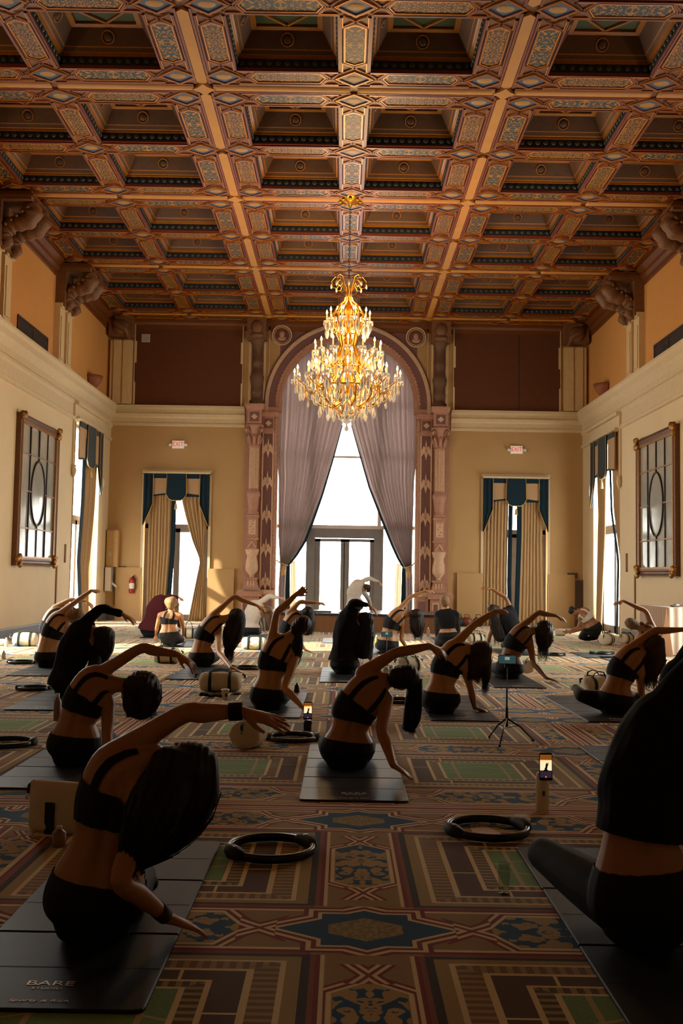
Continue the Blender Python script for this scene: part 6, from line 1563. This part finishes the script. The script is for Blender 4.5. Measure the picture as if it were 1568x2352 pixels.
# drinking glass
def m_clear():
    m = bpy.data.materials.new('clear_glass'); m.use_nodes = True; nt = m.node_tree; nt.nodes.clear(); o = nt.nodes.new('ShaderNodeOutputMaterial'); mx = nt.nodes.new('ShaderNodeMixShader'); t = nt.nodes.new('ShaderNodeBsdfTransparent'); g = nt.nodes.new('ShaderNodeBsdfGlossy'); f = nt.nodes.new('ShaderNodeFresnel')
    t.inputs[0].default_value = (.86, .9, .86, 1); g.inputs['Roughness'].default_value = .02; f.inputs[0].default_value = 1.5
    mx.inputs[0].default_value = .06; nt.links.new(t.outputs[0], mx.inputs[1]); nt.links.new(g.outputs[0], mx.inputs[2]); nt.links.new(mx.outputs[0], o.inputs[0]); return m
M_CLEAR = m_clear()
c = onz(1157, 2052); t = thing('drinking_glass', 'tall clear drinking glass standing on the green carpet field, right foreground', 'glass', (c.x, c.y, 0))
mb(M_CLEAR, True).lathe([(0, .004), (.022, .002), (.024, .008), (.023, .03), (.026, .08), (.031, .125), (.0295, .125), (.025, .08), (.021, .035), (.019, .03), (0, .028)], n=20).build('tumbler', t)
mb(plain('thick_glass_base', '#5f6b5c', .05), True).lathe([(0, 0), (.022, 0), (.0235, .003), (.0, .004)], n=20).build('base', t)
# phone tripod
c = onz(1163, 1697); t = thing('phone_tripod', 'thin black phone tripod standing on the carpet right of centre', 'tripod', (c.x, c.y, 0)); hz = at(1170, 1526, c.y).z
M_TRI = plain('tripod_black', '#0c0d0f', .4)
mb(M_TRI, True).lathe([(0, .10), (.012, .10), (.012, .26), (.008, .262), (.008, .42), (.005, .423), (.004, hz-.02), (.0, hz-.02)], n=12).build('pole', t)
for px_, py_ in ((1122, 1696), (1225, 1703), (1147, 1716)):
    f = onz(px_, py_)-c; q = mb(M_TRI, True); q.tube([(0, 0, .17), (f.x*.5, f.y*.5, .11), (f.x, f.y, .008)], [.008, .007, .006], 8); lg = q.build('leg', t)
    q = mb(M_PAD, True); q.tube([(f.x*.93, f.y*.93, .015), (f.x*1.02, f.y*1.02, .006)], .010, 8); q.build('rubber_foot', lg)
    q = mb(M_TRI, True); q.tube([(f.x*.45, f.y*.45, .118), (0, 0, .09)], .003, 5); q.build('brace', t)
mb(M_TRI).box(-.02, .02, -.012, .02, hz-.025, hz+.004).box(-.02, .02, -.006, .006, hz+.075, hz+.088).box(-.004, .004, .008, .016, hz, hz+.08).build('phone_clamp', t)
ph = phone('phone held sideways on top of the thin tripod', (c.x+.0, c.y-.004, hz+.004), .150, 0, 0, land=True)
mb(plain('phone_silver_rim', '#9a8c7c', .3, .6)).box(-.0765, .0765, -.0035, .0035, -.0015, 0).box(-.0765, .0765, -.0035, .0035, .0727, .0742).build('rim', ph)
P = at(888, 1463, 15.0); ph = phone('small phone held sideways beside the waist of the woman leaning toward the carved column', (P.x, P.y, P.z), .17, 0, 0, land=True)
mb(M_TRI, True).tube([(0, 0, 0), (0, 0, -P.z+.02)], .006, 6).lathe([(0, -P.z+.02), (.06, -P.z+.008), (.06, -P.z), (0, -P.z)], n=10).build('stand', ph)
for k, (px_, py_, lab, col, hh) in enumerate(((983, 1462, 'small amber bottle beside the upright seated woman', '#8a6a3c', .2), (864, 1486, 'green juice bottle beside the black shirt person', '#6f7a34', .22), (681, 1592, 'small dark bottle with pale cap behind the curly-ponytail woman', '#10201c', .12), (131, 1655, 'mauve bottle behind the hips of the woman with chin-length hair', '#7d5c5c', .24), (14, 1486, 'white bottle by the far left wall', '#c9bfae', .16), (8, 1513, 'clear cup at the left edge of the picture', '#b5aea2', .12), (135, 1945, 'small clear bottle between the tote bag and the nearest left woman', '#8d6a55', .10))):
    c = onz(px_, py_); t = thing('bottle', lab, 'bottle', (c.x, c.y, 0)); mb(plain('bottle_col_%d' % k, col, .3), True).lathe([(0, 0), (.032, 0), (.034, .01), (.034, hh*.7), (.014, hh*.85), (.013, hh*.9), (0, hh*.9)], n=14).build('body', t)
    mb(plain('white_lid', '#d6cdc4', .4), True).lathe([(.016, hh*.88), (.016, hh), (0, hh)], n=12).build('cap', t)
c = onz(5, 1484); q = mb(plain('white_cloth', '#cfc4b2', .9), True); [q.ell((random.Random(k).uniform(-.15, .15), random.Random(k+9).uniform(-.08, .08), .06), .09, .08, .06, 10, 6) for k in range(5)]; tag(q.build('cloth_heap', None, (c.x-.15, c.y+.1, 0)), 'heap of white cloth at the far left edge beside the striped duffel', 'cloth')
# red-brown and dark bags at the back wall right of the stage
for k, (px_, lab, m) in enumerate(((1053, 'dark bag against the back wall right of the stage', M_PAD), (1072, 'red-brown bag against the back wall right of the stage', plain('red_brown_leather', '#6a2d1a', .5)), (1098, 'black bag against the back wall left of the right doorway', M_RUB))):
    c = at(px_, 1433, YB-.35); q = mb(m, True); q.ell((0, 0, .13), .16, .12, .13, 14, 8); q.tube([(-.08, 0, .22), (-.05, 0, .33), (.05, 0, .33), (.08, 0, .22)], .012, 6); tag(q.build('handbag', None, (c.x, c.y, 0)), lab, 'bag')
# clear plastic bag behind the ponytail woman's arm
c = onz(880, 1557); q = mb(plain('crinkled_clear_plastic', '#b5b3ac', .15), True); rr_ = random.Random(3)
for k in range(7): q.ell((rr_.uniform(-.1, .1), rr_.uniform(-.05, .05), rr_.uniform(.04, .14)), rr_.uniform(.03, .06), .04, rr_.uniform(.03, .06), 7, 5)
tag(q.build('plastic_bag', None, (c.x, c.y, 0)), 'crinkled clear plastic bag behind the straight-ponytail woman', 'bag')
# draped table at the right edge
c = onz(1560, 1508); TY = c.y; tz = at(1550, 1396, TY).z; x0 = at(1533, 1400, TY).x
t = thing('draped_table', 'table with pale pleated cloth at the right edge by the side wall', 'table', (x0, TY, 0))
q = mb(plain('table_wood', '#5d4020', .6)); q.box(.02, 1.0, .02, 1.6, tz-.04, tz-.01); 
for a in (.05, .92):
    for b_ in (.06, 1.5): q.box(a, a+.05, b_, b_+.05, 0, tz-.04)
q.build('frame', t)
M_TCL = m_cloth('pale_tablecloth', '#b59e8a', .1); q = mb(M_TCL, True); path = []
for (xa, ya), (xb_, yb_) in zip([(0, 1.62), (0, 0), (1.02, 0), (1.02, 1.62)], [(0, 0), (1.02, 0), (1.02, 1.62)]):
    L = math.hypot(xb_-xa, yb_-ya); n_ = int(L/.03)
    for k in range(n_): dx, dy = (xb_-xa)/L, (yb_-ya)/L; w_ = .02*math.sin(k*1.25); path.append((xa+dx*L*k/n_+dy*w_*1.0, ya+dy*L*k/n_-dx*w_*1.0, w_))
q.grid([[(x, y, z) for x, y, _ in path] for z in (tz, tz-.3, .02)]); q.build('skirt', t)
mb(M_TCL).box(-.01, 1.03, -.01, 1.63, tz, tz+.008).build('cloth_top', t)
o = mb(M_CLASP, True).lathe([(0, 0), (.07, 0), (.09, .03), (.10, .05), (.09, .05), (.06, .02), (0, .015)], n=16).build('silver_dish', None, (x0+.18, TY+.15, tz+.009)); tag(o, 'small silver dish on the pale draped table at right', 'dish')
q = mb(M_SKIRT); q.prism([(0, 0), (.24, 0), (.12, .86)], lambda a, z, tt: (a, tt, z), 0, .02); o = q.build('brown_gap_wedge', None, (x0-.17, TY-.08, 0)); tag(o, 'tall narrow brown wedge standing in for the tablecloth gap at the left corner of the draped table', 'cloth')  # wedge added where the tablecloth shows a brown gap
# ---------------------------------------------------------------- chandelier
CY = 18.26; pz = lambda y: at(805, y, CY).z
zc = lambda y: pz(y)
ch = thing('chandelier', 'large three-tiered gilt and crystal chandelier with lit candle lamps hanging on a long chain', 'chandelier', (X0-.02, CY, 0))
M_GILT = plain('polished_gilt_brass', '#b8812c', .25, .85, var=.15, scale=30); M_CRYS = plain('crystal', '#d9cbb4', .05, 0, var=.2, spec=1.0)
M_CNDL = plain('candle_sleeve', '#e8d7ae', .5, emit='#ffb04a', es=.9); M_CNDL.cycles.emission_sampling = 'NONE'
M_FLM = plain('candle_flame_bulb', '#fff0c8', .3, emit='#ffd890', es=16); M_FLM.cycles.emission_sampling = 'NONE'
M_CHAIN = plain('dark_chain', '#2d1e10', .5, .5)
# ceiling rose and chain
q = mb(M_GILT, True); q.lathe([(0, ZC-.10), (.05, ZC-.10), (.10, ZC-.06), (.2, ZC-.035), (.24, ZC-.0)], n=20); [q.ell((.19*math.cos(k*math.pi/4), .19*math.sin(k*math.pi/4), ZC-.05), .04, .04, .025, 8, 6) for k in range(8)]; q.build('ceiling_rose', ch)
zt = zc(640)
n = int((ZC-.1-zt)/.052)
def link_mesh():
    q = mb(M_CHAIN, True); q.tube([(.016*math.cos(a), 0, .033*math.sin(a)) for a in [2*math.pi*k/8 for k in range(8)]], .006, 5, True); return q.mesh('chain_link')
ME_LK = link_mesh()
for k in range(n): inst(ME_LK, 'chain_link', ch, (0, 0, ZC-.12-.052*k), (k % 2)*H2)
# crown scrolls (y 640-690)
ztop, zneck, zw1, zb1, zt2, zb2, zt3, zbot = [zc(v) for v in (640, 690, 735, 770, 800, 850, 893, 968)]
for k in range(8):
    a = 2*math.pi*k/8; c, s = math.cos(a), math.sin(a); q = mb(M_GILT, True); f = lambda r, z: (r*c, r*s, z)
    q.tube([f(.03, zneck-.05), f(.05, zneck+.15), f(.15, ztop+.02), f(.26, ztop+.03), f(.33, ztop-.06), f(.30, ztop-.17), f(.22, ztop-.19), f(.17, ztop-.10), f(.22, ztop-.05)], [.014, .013, .012, .011, .010, .009, .008, .007, .006], 6); o = q.build('crown_scroll', ch)
    q = mb(M_CRYS, True); q.lathe([(0, .0), (.012, -.02), (.02, -.06), (.012, -.09), (0, -.10)], f(.33, ztop-.10), 6); q.build('crystal_drop', o)
# central stem
mb(M_GILT, True).lathe([(.0, zbot+.02), (.03, zbot+.05), (.06, zbot+.12), (.04, zbot+.22), (.05, zt3-.05), (.09, zt3), (.05, zb2), (.04, zt2), (.08, zt2+.05), (.05, zb1), (.04, zw1), (.05, zneck), (.02, ztop), (0, ztop+.02)], n=16).build('stem', ch)
# onion-shaped cages: ribs
def rib(rz_, n_, name):
    for k in range(n_):
        a = 2*math.pi*(k+.5)/n_; q = mb(M_GILT, True); q.tube([(r*math.cos(a), r*math.sin(a), z) for r, z in rz_], .014, 6, flat=1.6); q.build(name, ch)
rib([(.05, zneck+.05), (.08, zneck-.03), (.20, zc(705)), (.29, zc(722)), (.27, zc(742)), (.20, zc(758)), (.17, zc(772))], 12, 'upper_rib')
rib([(.17, zc(772)), (.13, zc(795)), (.20, zc(818)), (.30, zc(838)), (.26, zc(858)), (.42, zc(880)), (.55, zc(893))], 12, 'middle_rib')
rib([(.60, zc(893)), (.62, zc(915)), (.50, zc(930)), (.30, zc(938)), (.12, zc(925)), (.06, zc(900))], 12, 'lower_rib')
for z_, r_, nm in ((zc(771), .18, 'upper_band'), (zc(842), .30, 'middle_band'), (zc(893), .58, 'lower_band')):
    q = mb(M_GILT, True); q.tube([(r_*math.cos(2*math.pi*k/32), r_*math.sin(2*math.pi*k/32), z_) for k in range(32)], .018, 6, True); q.build(nm, ch)
def candle_mesh():
    q = mb(M_CNDL, True); q.lathe([(0, 0), (.012, 0), (.012, .12), (0, .122)], n=8); me1 = q.mesh('candle')
    q = mb(M_FLM, True); q.lathe([(0, 0), (.014, .012), (.019, .03), (.013, .055), (.004, .082), (0, .09)], n=8); me2 = q.mesh('flame_bulb')
    q = mb(M_CRYS, True); q.lathe([(.012, .0), (.05, -.012), (.065, .004), (.06, .008), (.014, .012)], n=10); me3 = q.mesh('drip_pan')
    q = mb(M_CRYS, False)
    for k in range(8):
        a = 2*math.pi*k/8; q.lathe([(0, 0), (.007, -.02), (.009, -.055), (0, -.085)], (.058*math.cos(a), .058*math.sin(a), 0), 4)
    me4 = q.mesh('pendant_fringe'); return me1, me2, me3, me4
CM = candle_mesh()
def drop_mesh(s):
    q = mb(M_CRYS); q.lathe([(0, 0), (.006*s, -.01), (.006*s, -.03), (.022*s, -.06*s-.02), (.026*s, -.09*s-.02), (.014*s, -.13*s-.02), (0, -.15*s-.02)], n=6); return q.mesh('crystal_drop')
ME_D = [drop_mesh(1.0), drop_mesh(1.5)]
def tier(n_, r, ztip, r0, z0, ph=0, drop=.0, sag=.16):
    for k in range(n_):
        a = 2*math.pi*(k+ph)/n_; c, s = math.cos(a), math.sin(a); f = lambda rr, z: (rr*c, rr*s, z); zp = ztip-.22
        q = mb(M_GILT, True); q.tube([f(r0, z0), f(r0+(r-r0)*.3, min(z0, zp)-sag), f(r0+(r-r0)*.75, zp-sag*.9), f(r, zp-.06), f(r, zp)], [.013, .012, .011, .010, .014], 6)
        q.tube([f(r0+(r-r0)*.5, zp-sag*.7), f(r0+(r-r0)*.62, zp-.02), f(r0+(r-r0)*.5, zp+.05), f(r0+(r-r0)*.40, zp)], .007, 5); arm = q.build('arm', ch)
        P = f(r, zp)
        inst(CM[2], 'drip_pan', arm, P); inst(CM[3], 'pendant_fringe', arm, P); inst(CM[0], 'candle', arm, (P[0], P[1], P[2]+.01)); inst(CM[1], 'flame_bulb', arm, (P[0], P[1], P[2]+.13))
        inst(ME_D[k % 2], 'crystal_drop', arm, (P[0]*.97, P[1]*.97, P[2]-.09))
tier(10, .40, zc(712), .2, zc(745)); tier(8, .22, zc(706), .12, zc(735), .5, sag=.08)
tier(14, .62, zc(784), .2, zc(825), .5); tier(8, .38, zc(806), .2, zc(828), .25, sag=.10)
tier(16, .98, zc(848), .45, zc(885)); tier(14, .74, zc(836), .35, zc(870), .5); tier(10, .50, zc(868), .3, zc(888), .3, sag=.1)
rr_ = random.Random(11)
for (cnt, r, z_) in ((16, .42, zc(742)), (22, .66, zc(822)), (30, .60, zc(900)), (24, .45, zc(915)), (18, .30, zc(935)), (24, .85, zc(885))):
    for k in range(cnt):
        a = 2*math.pi*(k+rr_.random()*.3)/cnt; inst(ME_D[k % 2], 'crystal_drop', ch, (r*math.cos(a), r*math.sin(a), z_+rr_.uniform(-.03, .03)))
q = mb(M_GILT, True)
for (r, z_) in ((.72, zc(900)), (.60, zc(912))):
    pass
for k in range(8):
    a = 2*math.pi*k/8; c, s = math.cos(a), math.sin(a); f = lambda r, z: (r*c, r*s, z); q = mb(M_GILT, True)
    q.tube([f(.08, zc(955)), f(.25, zc(945)), f(.50, zc(932)), f(.72, zc(918)), f(.78, zc(902)), f(.70, zc(893))], .011, 6)
    q.tube([f(.16, zc(962)), f(.22, zc(948)), f(.35, zc(928)), f(.30, zc(915)), f(.22, zc(922))], .009, 6); o = q.build('lower_scroll', ch)
    inst(ME_D[1], 'crystal_drop', o, f(.50, zc(932))); inst(ME_D[0], 'crystal_drop', o, f(.72, zc(918)))
q = mb(M_CRYS)
for k in range(14): a = 2*math.pi*k/14; q.lathe([(0, .03), (.03, .01), (.035, -.02), (.015, -.06), (0, -.07)], (.13*math.cos(a), .13*math.sin(a), zc(957)), 6)
q.build('bottom_cluster', ch)
mb(M_CRYS, True).lathe([(.0, zc(955)), (.10, zc(958)), (.12, zc(964)), (.06, zc(972)), (.02, zc(974)), (.02, zc(980)), (.045, zc(984)), (.045, zc(988)), (0, zc(992))], n=14).build('bottom_finial', ch)
